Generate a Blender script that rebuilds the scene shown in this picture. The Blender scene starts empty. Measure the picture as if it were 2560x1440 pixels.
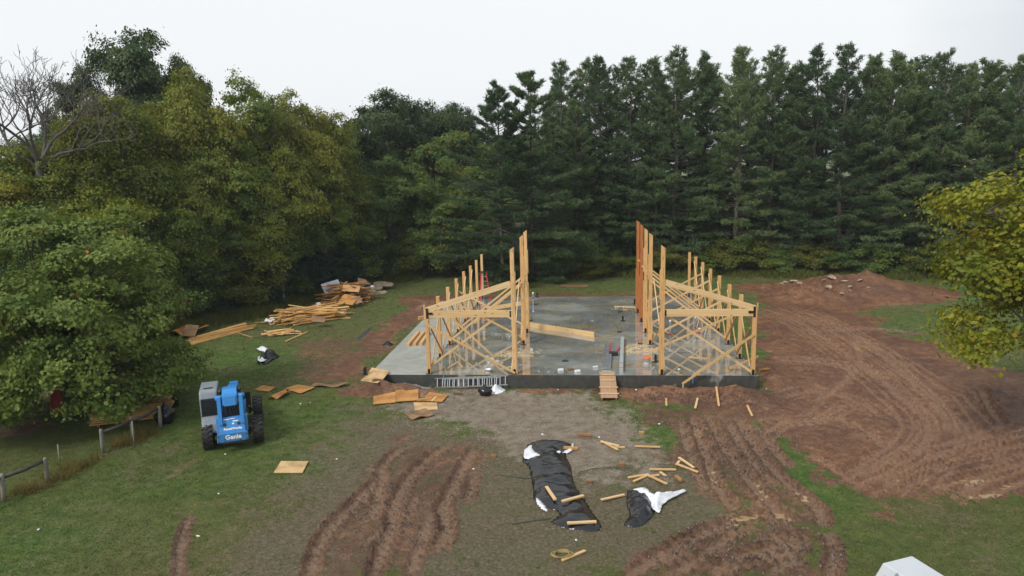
import bpy, math, random
import numpy as np
from mathutils import Matrix, Vector

# ------------------------------------------------------------------ camera, sky, sun, exposure
scene = bpy.context.scene
COL = scene.collection
random.seed(7)
S = 0.55                      # top of the slab above the ground
FT = 0.3048
FPX = 1762.45                 # focal length in pixels of the 2560 px wide photograph
YAW, PIT, ROL = -0.0976052, 0.1751870, -0.0257558
CAM = Vector((6.42086, -28.51825, 8.74809 + S))
FW = Vector((math.sin(YAW)*math.cos(PIT), math.cos(YAW)*math.cos(PIT), -math.sin(PIT)))
r0 = Vector((math.cos(YAW), -math.sin(YAW), 0)); u0 = r0.cross(FW)
RT = r0*math.cos(ROL) + u0*math.sin(ROL)
UP = -r0*math.sin(ROL) + u0*math.cos(ROL)
cd = bpy.data.cameras.new('camera'); cam = bpy.data.objects.new('camera', cd); COL.objects.link(cam)
cd.sensor_width = 36; cd.lens = FPX/2560*36; cd.clip_end = 3000; cd.clip_start = .1
cam.matrix_world = Matrix(((RT.x, UP.x, -FW.x, CAM.x), (RT.y, UP.y, -FW.y, CAM.y), (RT.z, UP.z, -FW.z, CAM.z), (0, 0, 0, 1)))
scene.camera = cam
SUN_EL, SUN_AZ = math.radians(45), math.radians(-140)
w = bpy.data.worlds.new('World'); scene.world = w; w.use_nodes = True
nt = w.node_tree; nt.nodes.clear()
def wn(t, **k):
    n = nt.nodes.new(t)
    for a, b in k.items(): setattr(n, a, b)
    return n
wo = wn('ShaderNodeOutputWorld'); bg = wn('ShaderNodeBackground'); sky = wn('ShaderNodeTexSky')
sky.sky_type = 'NISHITA'; sky.sun_disc = False; sky.sun_elevation = SUN_EL; sky.sun_rotation = SUN_AZ
sky.dust_density = 4; sky.air_density = 1.5
hs = wn('ShaderNodeHueSaturation'); hs.inputs['Saturation'].default_value = .12; hs.inputs['Value'].default_value = .9
tc = wn('ShaderNodeTexCoord'); mp = wn('ShaderNodeMapping'); mp.inputs['Scale'].default_value = (1, 1, 2.2)
nz = wn('ShaderNodeTexNoise'); nz.inputs['Scale'].default_value = 1.25; nz.inputs['Detail'].default_value = 4; nz.inputs['Roughness'].default_value = .45
cr = wn('ShaderNodeValToRGB')
cr.color_ramp.elements[0].position = .34; cr.color_ramp.elements[0].color = (3.9, 4.2, 4.6, 1)
cr.color_ramp.elements[1].position = .60; cr.color_ramp.elements[1].color = (6.1, 6.3, 6.45, 1)
mx = wn('ShaderNodeMixRGB'); mx.inputs[0].default_value = .86
nt.links.new(tc.outputs['Generated'], mp.inputs[0]); nt.links.new(mp.outputs[0], nz.inputs['Vector'])
sx = wn('ShaderNodeSeparateXYZ'); nt.links.new(tc.outputs['Generated'], sx.inputs[0])
m1 = wn('ShaderNodeMath', operation='MULTIPLY_ADD'); nt.links.new(sx.outputs[0], m1.inputs[0]); m1.inputs[1].default_value = -.46; m1.inputs[2].default_value = -.03
m2 = wn('ShaderNodeMath', operation='MULTIPLY_ADD'); nt.links.new(nz.outputs['Fac'], m2.inputs[0]); m2.inputs[1].default_value = 1.15; nt.links.new(m1.outputs[0], m2.inputs[2])
nt.links.new(m2.outputs[0], cr.inputs[0]); nt.links.new(sky.outputs[0], hs.inputs['Color'])
nt.links.new(hs.outputs[0], mx.inputs[1]); nt.links.new(cr.outputs[0], mx.inputs[2])
nt.links.new(mx.outputs[0], bg.inputs[0]); nt.links.new(bg.outputs[0], wo.inputs[0])
bg.inputs[1].default_value = .10
sl = bpy.data.lights.new('sun', 'SUN'); sl.energy = 1.5; sl.angle = math.radians(14); sl.color = (1, .97, .92)
so = bpy.data.objects.new('sun', sl); COL.objects.link(so)
sd = Vector((math.sin(SUN_AZ)*math.cos(SUN_EL), math.cos(SUN_AZ)*math.cos(SUN_EL), math.sin(SUN_EL)))
so.rotation_euler = sd.to_track_quat('Z', 'Y').to_euler(); so.location = (0, 0, 60)
vs = scene.view_settings
vs.view_transform = 'Standard'; vs.look = 'None'; vs.gamma = 1; vs.use_curve_mapping = False; vs.exposure = 0.70

# ------------------------------------------------------------------ helpers
def ray(u, v):
    return (FW + RT*((u-1280)/FPX) + UP*((720-v)/FPX)).normalized()
def G(u, v, z=0.0):
    d = ray(u, v); t = (z-CAM.z)/d.z
    return CAM + d*t
def AT(u, dist, vtop=None):
    """ground point at a distance along the azimuth of column u; and the height of what tops out at vtop"""
    d = ray(u, 420); h = math.hypot(d.x, d.y)
    x, y = CAM.x + d.x/h*dist, CAM.y + d.y/h*dist
    if vtop is None: return x, y
    d2 = ray(u, vtop); h2 = math.hypot(d2.x, d2.y)
    return x, y, CAM.z + dist*d2.z/h2
def tag(o, label=None, cat=None, group=None, kind=None):
    if label: o['label'] = label
    if cat: o['category'] = cat
    if group: o['group'] = group
    if kind: o['kind'] = kind
    return o
def empty(name, loc=(0, 0, 0), rz=0, label=None, cat=None, group=None):
    o = bpy.data.objects.new(name, None); COL.objects.link(o); o.location = loc; o.rotation_euler = (0, 0, rz)
    o.empty_display_size = .2
    return tag(o, label, cat, group)
def link(name, me, parent=None):
    o = bpy.data.objects.new(name, me); COL.objects.link(o)
    if parent is not None: o.parent = parent
    return o
def mesh_np(name, V, F, mat, smooth=False, tint=None):
    """V (n,3); F list of integer arrays (m,k)"""
    me = bpy.data.meshes.new(name)
    V = np.asarray(V, dtype=np.float32).reshape(-1, 3)
    if not isinstance(F, list): F = [F]
    F = [np.asarray(f, dtype=np.int32) for f in F if len(f)]
    me.vertices.add(len(V)); me.vertices.foreach_set('co', V.ravel())
    lv = np.concatenate([f.ravel() for f in F]); sizes = np.concatenate([np.full(len(f), f.shape[1], np.int32) for f in F])
    st = np.concatenate([[0], np.cumsum(sizes)[:-1]]).astype(np.int32)
    me.loops.add(len(lv)); me.loops.foreach_set('vertex_index', lv)
    me.polygons.add(len(sizes)); me.polygons.foreach_set('loop_start', st)
    me.polygons.foreach_set('use_smooth', np.full(len(sizes), bool(smooth)))
    if tint is not None:
        a = me.attributes.new('tint', 'FLOAT_COLOR', 'POINT'); a.data.foreach_set('color', np.asarray(tint, np.float32).ravel())
    me.update(calc_edges=True)
    if mat is not None: me.materials.append(mat)
    return me
class MB:
    """collects simple solids into one mesh"""
    def __init__(s): s.v = []; s.f = []
    def add(s, vs, fs):
        b = len(s.v); s.v += [tuple(x) for x in vs]; s.f += [[i+b for i in f] for f in fs]; return s
    def box(s, a, b, M=None):
        x0, y0, z0 = a; x1, y1, z1 = b
        vs = [(x0,y0,z0),(x1,y0,z0),(x1,y1,z0),(x0,y1,z0),(x0,y0,z1),(x1,y0,z1),(x1,y1,z1),(x0,y1,z1)]
        if M is not None: vs = [M @ Vector(q) for q in vs]
        return s.add(vs, [(0,3,2,1),(4,5,6,7),(0,1,5,4),(1,2,6,5),(2,3,7,6),(3,0,4,7)])
    def prism(s, poly, x0, x1, axis='x'):
        n = len(poly)
        def p(t, q):
            return {'x': (t, q[0], q[1]), 'y': (q[0], t, q[1]), 'z': (q[0], q[1], t)}[axis]
        vs = [p(x0, q) for q in poly] + [p(x1, q) for q in poly]
        fs = [list(range(n))[::-1], list(range(n, 2*n))] + [[i, (i+1) % n, n+(i+1) % n, n+i] for i in range(n)]
        return s.add(vs, fs)
    def tube(s, pts, rad, n=8, caps=True):
        pts = [Vector(p) for p in pts]; rings = []
        if not hasattr(rad, '__len__'): rad = [rad]*len(pts)
        ref = Vector((.3, .2, 1)).normalized()
        vs = []; fs = []
        for i, p in enumerate(pts):
            t = (pts[min(i+1, len(pts)-1)] - pts[max(i-1, 0)]).normalized()
            if abs(t.dot(ref)) > .95: ref = Vector((1, .1, .2)).normalized()
            a = t.cross(ref).normalized(); b = t.cross(a)
            for k in range(n):
                g = 2*math.pi*k/n; vs.append(p + (a*math.cos(g) + b*math.sin(g))*rad[i])
        for i in range(len(pts)-1):
            for k in range(n):
                fs.append([i*n+k, i*n+(k+1) % n, (i+1)*n+(k+1) % n, (i+1)*n+k])
        if caps: fs += [list(range(n)), list(range((len(pts)-1)*n, len(pts)*n))[::-1]]
        return s.add(vs, fs)
    def lathe(s, prof, n=20, axis='z', c=(0, 0, 0)):
        vs = []; fs = []
        for (r, h) in prof:
            for k in range(n):
                g = 2*math.pi*k/n; a, b = r*math.cos(g), r*math.sin(g)
                q = {'z': (a, b, h), 'x': (h, a, b), 'y': (a, h, b)}[axis]
                vs.append((q[0]+c[0], q[1]+c[1], q[2]+c[2]))
        m = len(prof)
        for i in range(m-1):
            for k in range(n): fs.append([i*n+k, i*n+(k+1) % n, (i+1)*n+(k+1) % n, (i+1)*n+k])
        fs += [list(range(n))[::-1], list(range((m-1)*n, m*n))]
        return s.add(vs, fs)
    def mesh(s, name, mat, smooth=False, bevel=0):
        me = bpy.data.meshes.new(name); me.from_pydata(s.v, [], s.f)
        import bmesh
        bm = bmesh.new(); bm.from_mesh(me); bmesh.ops.recalc_face_normals(bm, faces=bm.faces)
        if bevel: bmesh.ops.bevel(bm, geom=[e for e in bm.edges if len(e.link_faces) == 2 and e.calc_face_angle(0) > .5], offset=bevel, segments=2, profile=.5, affect='EDGES', clamp_overlap=True)
        bm.to_mesh(me); bm.free()
        if smooth: me.polygons.foreach_set('use_smooth', [True]*len(me.polygons))
        me.materials.append(mat); return me
    def build(s, name, mat, parent=None, smooth=False, bevel=0):
        return link(name, s.mesh(name, mat, smooth, bevel), parent)

# numpy value noise
def _h(ix, iy, seed):
    n = (ix.astype(np.int64)*374761393 + iy.astype(np.int64)*668265263 + seed*1442695041) & 0xffffffff
    n = ((n ^ (n >> 13))*1274126177) & 0xffffffff
    return ((n ^ (n >> 16)) & 0xffff)/65535.0
def vnoise(x, y, seed=0):
    ix = np.floor(x); iy = np.floor(y); fx = x-ix; fy = y-iy
    fx = fx*fx*(3-2*fx); fy = fy*fy*(3-2*fy); ix = ix.astype(np.int64); iy = iy.astype(np.int64)
    a = _h(ix, iy, seed); b = _h(ix+1, iy, seed); c = _h(ix, iy+1, seed); d = _h(ix+1, iy+1, seed)
    return (a*(1-fx)+b*fx)*(1-fy) + (c*(1-fx)+d*fx)*fy
def fbm(x, y, sc, oct=4, seed=0, rough=.5):
    t = 0; amp = 1; tot = 0
    for o in range(oct):
        t = t + amp*vnoise(x*sc+17.3*o, y*sc-9.1*o, seed+o); tot += amp; amp *= rough; sc *= 2.03
    return t/tot
def sstep(a, b, x):
    t = np.clip((x-a)/(b-a), 0, 1); return t*t*(3-2*t)

# ------------------------------------------------------------------ materials
def material(name):
    m = bpy.data.materials.new(name); m.use_nodes = True
    return m, m.node_tree, m.node_tree.nodes['Principled BSDF']
def node(t, typ, **k):
    n = t.nodes.new(typ)
    for a, b in k.items(): setattr(n, a, b)
    return n
def ramp(t, fac, stops):
    r = node(t, 'ShaderNodeValToRGB'); e = r.color_ramp.elements
    while len(e) < len(stops): e.new(.5)
    for i, (p, c) in enumerate(stops): e[i].position = p; e[i].color = (*c, 1)
    t.links.new(fac, r.inputs[0]); return r.outputs[0]
def noise(t, scale, detail=3, coord='Object', rough=.5, sc=None, dist=0):
    c = node(t, 'ShaderNodeTexCoord'); n = node(t, 'ShaderNodeTexNoise')
    n.inputs['Scale'].default_value = scale; n.inputs['Detail'].default_value = detail; n.inputs['Roughness'].default_value = rough
    n.inputs['Distortion'].default_value = dist
    src = c.outputs[coord]
    if sc:
        m = node(t, 'ShaderNodeMapping'); m.inputs['Scale'].default_value = sc; t.links.new(src, m.inputs[0]); src = m.outputs[0]
    t.links.new(src, n.inputs['Vector']); return n.outputs['Fac']
def math_(t, op, a, b=0.0, c=None):
    n = node(t, 'ShaderNodeMath', operation=op)
    for i, q in enumerate((a, b) if c is None else (a, b, c)):
        if isinstance(q, (int, float)): n.inputs[i].default_value = q
        else: t.links.new(q, n.inputs[i])
    return n.outputs[0]
def mixc(t, fac, a, b, mode='MIX'):
    n = node(t, 'ShaderNodeMixRGB', blend_type=mode)
    for i, q in enumerate((fac, a, b)):
        if isinstance(q, (int, float)): n.inputs[i].default_value = q
        elif isinstance(q, tuple): n.inputs[i].default_value = (*q, 1)
        else: t.links.new(q, n.inputs[i])
    return n.outputs[0]
def bump(t, p, h, strength=.3, dist=.02):
    b = node(t, 'ShaderNodeBump'); b.inputs['Strength'].default_value = strength; b.inputs['Distance'].default_value = dist
    t.links.new(h, b.inputs['Height']); t.links.new(b.outputs[0], p.inputs['Normal'])
def plain(name, col, rough=.5, metal=0, var=.15, scale=6, spec=None, bmp=0):
    m, t, p = material(name)
    n = noise(t, scale, 4)
    d = tuple(c*(1-var) for c in col); l = tuple(min(1, c*(1+var)) for c in col)
    t.links.new(ramp(t, n, [(.3, d), (.7, l)]), p.inputs['Base Color'])
    p.inputs['Roughness'].default_value = rough; p.inputs['Metallic'].default_value = metal
    if spec is not None: p.inputs['Specular IOR Level'].default_value = spec
    if bmp: bump(t, p, noise(t, scale*3, 4), bmp, .01)
    return m
def wood(name, a, b, c, rough=.45, knots=True):
    m, t, p = material(name)
    oi = node(t, 'ShaderNodeObjectInfo')
    base = ramp(t, oi.outputs['Random'], [(0, a), (.5, b), (1, c)])
    co = node(t, 'ShaderNodeTexCoord'); mpn = node(t, 'ShaderNodeMapping'); mpn.inputs['Scale'].default_value = (1.6, 9, 9)
    addv = node(t, 'ShaderNodeVectorMath', operation='ADD'); cmb = node(t, 'ShaderNodeCombineXYZ')
    for i in range(3): t.links.new(math_(t, 'MULTIPLY', oi.outputs['Random'], 37.0*(i+1)), cmb.inputs[i])
    t.links.new(co.outputs['Generated'], mpn.inputs[0]); t.links.new(mpn.outputs[0], addv.inputs[0]); t.links.new(cmb.outputs[0], addv.inputs[1])
    n = node(t, 'ShaderNodeTexNoise'); n.inputs['Scale'].default_value = 1.5; n.inputs['Detail'].default_value = 5; n.inputs['Distortion'].default_value = .6
    t.links.new(addv.outputs[0], n.inputs['Vector'])
    col = mixc(t, 1.0, base, ramp(t, n.outputs['Fac'], [(.25, (.62, .55, .5)), (.5, (1, 1, 1)), (.8, (1.12, 1.1, 1.05))]), 'MULTIPLY')
    if knots:
        v = node(t, 'ShaderNodeTexVoronoi'); v.inputs['Scale'].default_value = 1.0; mp2 = node(t, 'ShaderNodeMapping'); mp2.inputs['Scale'].default_value = (9, 2.2, 2.2)
        t.links.new(co.outputs['Generated'], mp2.inputs[0]); ad2 = node(t, 'ShaderNodeVectorMath', operation='ADD')
        t.links.new(mp2.outputs[0], ad2.inputs[0]); t.links.new(cmb.outputs[0], ad2.inputs[1]); t.links.new(ad2.outputs[0], v.inputs['Vector'])
        col = mixc(t, math_(t, 'LESS_THAN', v.outputs['Distance'], .13), col, (.20, .085, .025))
    t.links.new(col, p.inputs['Base Color']); p.inputs['Roughness'].default_value = rough
    bump(t, p, n.outputs['Fac'], .15, .01)
    return m
W_POST = wood('post_wood', (.60, .36, .15), (.62, .36, .14), (.68, .45, .22))
W_RED = wood('treated_red_wood', (.36, .12, .035), (.42, .15, .04), (.46, .18, .055))
W_BRACE = wood('brace_wood', (.56, .35, .145), (.63, .41, .19), (.70, .49, .26))
W_BEAM = wood('beam_wood', (.66, .45, .21), (.68, .46, .22), (.72, .51, .28))
W_PILE = wood('pile_wood', (.46, .24, .07), (.64, .37, .12), (.74, .52, .25), knots=False)
W_DEB = wood('debris_wood', (.16, .085, .04), (.38, .18, .055), (.55, .30, .10), knots=False)
W_GREY = wood('fence_wood', (.16, .15, .125), (.22, .205, .17), (.28, .26, .22), .7, knots=False)
W_RAMP = wood('ramp_wood', (.34, .20, .12), (.36, .22, .13), (.38, .23, .14))
def osb(name, col, k=1.0):
    m, t, p = material(name)
    v = node(t, 'ShaderNodeTexVoronoi'); c = node(t, 'ShaderNodeTexCoord'); mpn = node(t, 'ShaderNodeMapping'); mpn.inputs['Scale'].default_value = (9, 26, 1)
    t.links.new(c.outputs['Object'], mpn.inputs[0]); t.links.new(mpn.outputs[0], v.inputs['Vector'])
    f = ramp(t, v.outputs['Color'], [(.1, tuple(q*.72 for q in col)), (.5, col), (.95, tuple(min(.9, q*1.25) for q in col))])
    st = noise(t, 1.7, 4)
    t.links.new(mixc(t, 1, f, ramp(t, st, [(.35, (.62, .55, .48)), (.58, (1, 1, 1))]), 'MULTIPLY'), p.inputs['Base Color'])
    p.inputs['Roughness'].default_value = .5; bump(t, p, v.outputs['Distance'], .2, .01)
    return m
OSB_L = osb('osb_light', (.60, .40, .19)); OSB_O = osb('osb_orange', (.48, .23, .055)); OSB_D = osb('osb_brown', (.26, .15, .07))
BLACKM = plain('black_powder_coat', (.012, .012, .013), .4)
ALU = plain('aluminium', (.55, .56, .57), .35, .85, .1)
PVC = plain('white_pvc', (.75, .76, .78), .35)
WHITE = plain('white_paper', (.72, .72, .72), .7)
REDP = plain('red_plastic', (.50, .025, .03), .4)
BLUEP = plain('blue_plastic', (.03, .10, .34), .4)
RUBBER = plain('tyre_rubber', (.022, .020, .019), .75, var=.35, scale=9)
DARK = plain('dark_steel', (.022, .022, .022), .5)
ORANGE = plain('orange_lid', (.80, .13, .025), .4)
STONE = plain('broken_concrete', (.32, .245, .165), .8, var=.4, scale=4, bmp=.5)
BARK = plain('bark', (.075, .06, .048), .9, var=.4, scale=3, bmp=.5)
BARK_M = plain('grey_bark', (.105, .092, .085), .85, var=.3, scale=3)
BARK_L = plain('pale_bark', (.17, .155, .135), .85, var=.35, scale=3)
def dirty(name, col, rough):
    m, t, p = material(name)
    n = noise(t, 3.0, 6, rough=.7); n2 = noise(t, 14, 4, rough=.7); c = node(t, 'ShaderNodeTexCoord'); g = node(t, 'ShaderNodeNewGeometry'); s = node(t, 'ShaderNodeSeparateXYZ'); t.links.new(g.outputs['Position'], s.inputs[0])
    low = node(t, 'ShaderNodeMapRange'); low.inputs[1].default_value = 1.3; low.inputs[2].default_value = .3; t.links.new(s.outputs[2], low.inputs[0])
    f = math_(t, 'ADD', math_(t, 'MULTIPLY', low.outputs[0], .16), math_(t, 'ADD', math_(t, 'MULTIPLY', n, .55), math_(t, 'MULTIPLY', n2, .35)))
    mr = node(t, 'ShaderNodeMapRange', interpolation_type='SMOOTHSTEP'); mr.inputs[1].default_value = .50; mr.inputs[2].default_value = .68; mr.inputs[4].default_value = .55; t.links.new(f, mr.inputs[0])
    t.links.new(mixc(t, mr.outputs[0], col, (.15, .13, .11)), p.inputs['Base Color']); p.inputs['Roughness'].default_value = rough
    return m
GBLUE = dirty('blue_machine_paint', (.032, .225, .56), .34)
GGREY = plain('grey_cab_paint', (.21, .235, .255), .4, var=.1)
GLASS = plain('dark_cab_glass', (.02, .024, .03), .06)
MANIL = plain('strap_webbing', (.30, .23, .08), .8)
GCORD = plain('green_cord', (.015, .06, .04), .5)

# foliage: colour varies leaf by leaf (tint attribute) and tree by tree
def foliage(name, dark, mid, light, trans=.3, odd=None, rough=.5):
    m, t, p = material(name)
    at = node(t, 'ShaderNodeAttribute', attribute_name='tint'); sp = node(t, 'ShaderNodeSeparateColor'); t.links.new(at.outputs['Color'], sp.inputs[0])
    oi = node(t, 'ShaderNodeObjectInfo')
    f = math_(t, 'ADD', math_(t, 'MULTIPLY', sp.outputs[0], .8), math_(t, 'MULTIPLY_ADD', oi.outputs['Random'], .70, -.25))
    col = ramp(t, f, [(0.0, dark), (.5, mid), (1, light)])
    if odd: col = mixc(t, math_(t, 'GREATER_THAN', sp.outputs[1], 1-odd[0]), col, odd[1])
    t.links.new(col, p.inputs['Base Color']); p.inputs['Roughness'].default_value = rough; p.inputs['Specular IOR Level'].default_value = .22
    tr = node(t, 'ShaderNodeBsdfTranslucent'); t.links.new(mixc(t, 1, col, (1.2, 1.25, .7), 'MULTIPLY'), tr.inputs[0])
    mxs = node(t, 'ShaderNodeMixShader'); mxs.inputs[0].default_value = trans
    t.links.new(p.outputs[0], mxs.inputs[1]); t.links.new(tr.outputs[0], mxs.inputs[2])
    t.links.new(mxs.outputs[0], t.nodes['Material Output'].inputs[0]); return m
F_PINE = foliage('pine_needles', (.050, .088, .042), (.100, .154, .068), (.185, .235, .098), .28)
F_OAK = foliage('oak_leaves', (.032, .058, .020), (.060, .098, .030), (.105, .140, .040), .28)
F_LOC = foliage('locust_leaves', (.100, .130, .020), (.185, .205, .028), (.300, .275, .036), .32)
F_APP = foliage('apple_leaves', (.050, .090, .020), (.098, .152, .030), (.180, .225, .046), .28, odd=(.004, (.45, .12, .02)))
F_MIX = foliage('mixed_leaves', (.050, .092, .026), (.098, .160, .038), (.185, .225, .048), .30, odd=(.05, (.26, .19, .02)))
F_YEL = foliage('yellow_maple_leaves', (.095, .130, .014), (.190, .210, .018), (.320, .300, .024), .35, odd=(.05, (.36, .22, .03)))
F_LY = foliage('yellow_green_leaves', (.085, .130, .020), (.160, .210, .028), (.270, .290, .038), .32, odd=(.03, (.34, .22, .02)))
F_CED = foliage('cedar_foliage', (.030, .064, .044), (.052, .100, .066), (.080, .135, .085), .22)
F_BUSH = foliage('bush_leaves', (.058, .080, .016), (.105, .122, .022), (.175, .160, .028), .28)
F_GRASS = foliage('grass_blades', (.040, .090, .012), (.070, .132, .018), (.135, .155, .035), .3, rough=.6)
F_WEED = foliage('tall_weeds', (.060, .085, .018), (.120, .135, .028), (.220, .180, .060), .3, rough=.7)
F_STRAW = foliage('dry_grass', (.13, .10, .03), (.20, .15, .05), (.28, .21, .09), .3, rough=.8)

# ------------------------------------------------------------------ the ground: one sheet, with ruts, mounds and a soil map
def gp(L): return np.array([(p.x, p.y) for p in (G(u, v) for u, v in L)])
def poly_sdf(X, Y, P):
    """signed distance, negative inside"""
    d = np.full(X.shape, 1e9); ins = np.zeros(X.shape, bool); n = len(P)
    for i in range(n):
        ax, ay = P[i]; bx, by = P[(i+1) % n]; ex, ey = bx-ax, by-ay
        t = np.clip(((X-ax)*ex+(Y-ay)*ey)/(ex*ex+ey*ey+1e-12), 0, 1)
        d = np.minimum(d, (X-ax-t*ex)**2+(Y-ay-t*ey)**2)
        c = (ay > Y) != (by > Y)
        ins ^= c & (X < ex*(Y-ay)/(by-ay+1e-12)+ax)
    d = np.sqrt(d); return np.where(ins, -d, d)
def smooth_line(P, k=10):
    P = np.asarray(P, float)
    Q = np.vstack([2*P[0]-P[1], P, 2*P[-1]-P[-2]]); out = []
    for i in range(1, len(Q)-2):
        for j in range(k):
            t = j/k; a, b, c, d = Q[i-1], Q[i], Q[i+1], Q[i+2]
            out.append(.5*((2*b)+(c-a)*t+(2*a-5*b+4*c-d)*t*t+(-a+3*b-3*c+d)*t**3))
    out.append(P[-1]); return np.array(out)
MUD = [ # pixel outline, edge softness (m), (mud, red) 
 ([(1898,745),(1960,712),(2180,700),(2240,735),(2165,785),(2230,825),(2400,885),(2560,955),(2760,1010),(2760,1240),(2500,1262),(2350,1225),(2200,1262),(2110,1240),(2000,1180),(1960,1130),(1900,1060),(1800,1030),(1640,1020),(1480,1000),(1500,968),(1900,968)], .8, 1, 1),
 ([(1560,1010),(1900,1010),(1960,1120),(2040,1240),(2095,1330),(2110,1480),(1540,1480),(1640,1400),(1800,1310),(1770,1200),(1650,1110)], .9, .62, .45),
 ([(985,735),(1110,738),(1110,752),(1000,830),(915,935),(905,985),(1000,985),(980,1000),(880,1000),(800,965),(850,900),(930,830),(1010,780)], .6, .8, .9),
 ([(1010,1095),(1200,1090),(1260,1190),(1190,1300),(1130,1400),(1010,1480),(760,1480),(790,1370),(880,1240)], 1.0, .60, .30),
 ([(700,850),(900,845),(940,880),(800,960),(690,930)], 1.2, .55, .35),
 ([(380,1215),(520,1230),(520,1300),(480,1480),(420,1480),(440,1340)], .8, .35, .15),
 ([(-60,1060),(60,1040),(130,1055),(60,1095),(-60,1110)], .4, .9, .12),
 ([(1100,735),(1760,730),(1760,741),(1100,744)], .3, .6, .7),
]
MUDP = [(gp(P), s, a, r) for P, s, a, r in MUD]
GRAVEL = gp([(960,985),(1100,965),(1500,968),(1590,1010),(1680,1090),(1640,1190),(1480,1230),(1300,1160),(1180,1090),(1050,1060),(930,1030)])
SPARSE = gp([(840,1000),(1000,1030),(1400,1100),(1700,1120),(1800,1300),(1550,1480),(480,1480),(700,1250),(820,1120)])
# wheel ruts: pixel line, half width, depth, lug height
RUTS = [
 ([(930,1470),(948,1390),(972,1330),(985,1270),(1010,1210),(1060,1150),(1130,1105)], .27, .13, .055),
 ([(770,1470),(788,1390),(815,1330),(860,1280),(910,1230),(945,1190),(965,1150),(1020,1105)], .25, .11, .055),
 ([(1060,1400),(1115,1330),(1108,1270),(1130,1215),(1160,1160),(1195,1105)], .27, .13, .04),
 ([(885,1310),(925,1285),(948,1225),(958,1175)], .20, .07, .05),
 ([(895,1155),(950,1180),(995,1205)], .2, .06, .02),
 ([(885,1365),(935,1340),(960,1290)], .18, .06, .04),
 ([(1020,1470),(1040,1390),(1060,1330),(1075,1270)], .2, .06, .03),
 ([(1730,1035),(1748,1090),(1770,1150),(1790,1210),(1832,1270),(1850,1300)], .24, .13, .035),
 ([(1768,1035),(1800,1100),(1850,1170),(1900,1230),(1960,1290),(2040,1325)], .25, .13, .035),
 ([(1840,1035),(1872,1090),(1922,1160),(1982,1220),(2042,1270),(2065,1340)], .25, .12, .03),
 ([(1895,1060),(1930,1120),(1990,1190)], .2, .08, .02),
 ([(1540,1460),(1640,1395),(1720,1350),(1800,1312),(1890,1290),(2010,1284)], .25, .12, .045),
 ([(1750,1460),(1830,1402),(1920,1372),(2010,1358),(2090,1372)], .25, .11, .055),
 ([(1650,1460),(1740,1400),(1830,1340),(1900,1325)], .22, .08, .045),
 ([(1900,1460),(1960,1412),(2060,1385)], .24, .1, .05),
 ([(2065,1470),(2085,1390),(2062,1310)], .24, .09, .04),
 ([(1895,765),(2000,805),(2100,872),(2200,942),(2280,1010),(2322,1060),(2312,1110),(2255,1160),(2180,1218)], .3, .07, .02),
 ([(2010,775),(2150,850),(2260,930),(2350,1020),(2375,1090)], .3, .05, .02),
 ([(1890,1105),(1950,1060),(2050,1050),(2120,1005)], .22, .06, .02),
 ([(2160,1255),(2260,1190),(2380,1150),(2600,1100)], .26, .10, .045),
 ([(2180,1220),(2330,1140),(2480,1090),(2600,1060)], .26, .09, .035),
 ([(1990,1125),(2080,1172),(2190,1240)], .2, .06, .03),
 ([(2430,965),(2470,1020),(2520,1070)], .26, .10, .03),
 ([(1980,828),(2180,822),(2340,840)], .3, .07, .03),
 ([(2300,1235),(2450,1188),(2620,1135)], .26, .11, .03),
 ([(2400,1258),(2500,1225),(2620,1180)], .26, .11, .02),
 ([(1930,900),(2050,905),(2200,935)], .25, .05, .02),
 ([(2020,1010),(2100,960),(2150,905),(2140,850)], .25, .05, .015),
 ([(445,1480),(455,1340),(490,1265)], .16, .06, .035),
 ([(390,1215),(450,1165),(545,1125)], .2, .04, .01),
 ([(1020,745),(1060,760),(1040,790)], .3, .06, .02),
 ([(2060,1040),(2160,1075),(2230,1130)], .22, .05, .02),
 ([(1940,1000),(2040,975),(2140,1000),(2230,1060)], .22, .05, .015),
]
RUTS += [([(957,1180),(942,1230),(940,1285)], .16, .06, .055), ([(1000,1305),(1030,1260),(1048,1225)], .16, .05, .055), ([(1165,1270),(1180,1210),(1197,1165)], .17, .06, .04), ([(1075,1405),(1150,1350)], .17, .06, .03),
 ([(1770,1455),(1860,1415),(1960,1385),(2060,1360)], .17, .06, .06), ([(1860,1350),(1960,1346),(2085,1338)], .17, .06, .055), ([(1690,1355),(1790,1330),(1870,1302)], .17, .06, .05), ([(1600,1440),(1680,1400),(1760,1360)], .16, .05, .05), ([(1700,1040),(1715,1110),(1740,1180),(1770,1250)], .16, .06, .03), ([(1810,1040),(1850,1110),(1900,1180),(1960,1240)], .16, .06, .04)]
RUTP = [(smooth_line(gp(P)), w_*(.88 if w_ > .2 else 1), d_, l_*1.15) for P, w_, d_, l_ in RUTS]
_rr = random.Random(21)
for src, offs in ((16, (-1.0, -.62, -.33, .4, .8, 1.15, 1.6, 2.1)), (17, (-.7, -.35, .4, .75)), (19, (-.5, .45, .8)), (20, (-.45, .5)), (18, (-.4, .35, .7)), (32, (-.35, .4)), (26, (-.4, .4, .9)), (23, (-.4, .45)), (24, (-.45, .4))):
    P = smooth_line(gp(RUTS[src][0])); T_ = np.gradient(P, axis=0); T_ /= np.linalg.norm(T_, axis=1)[:, None]; N_ = np.stack([-T_[:, 1], T_[:, 0]], -1)
    for o_ in offs: RUTP.append((P+N_*(o_*_rr.uniform(.85, 1.15)+.12*np.sin(np.linspace(0, 5, len(P))+o_*3)[:, None]), _rr.uniform(.07, .13), _rr.uniform(.03, .044), .012))
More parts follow.
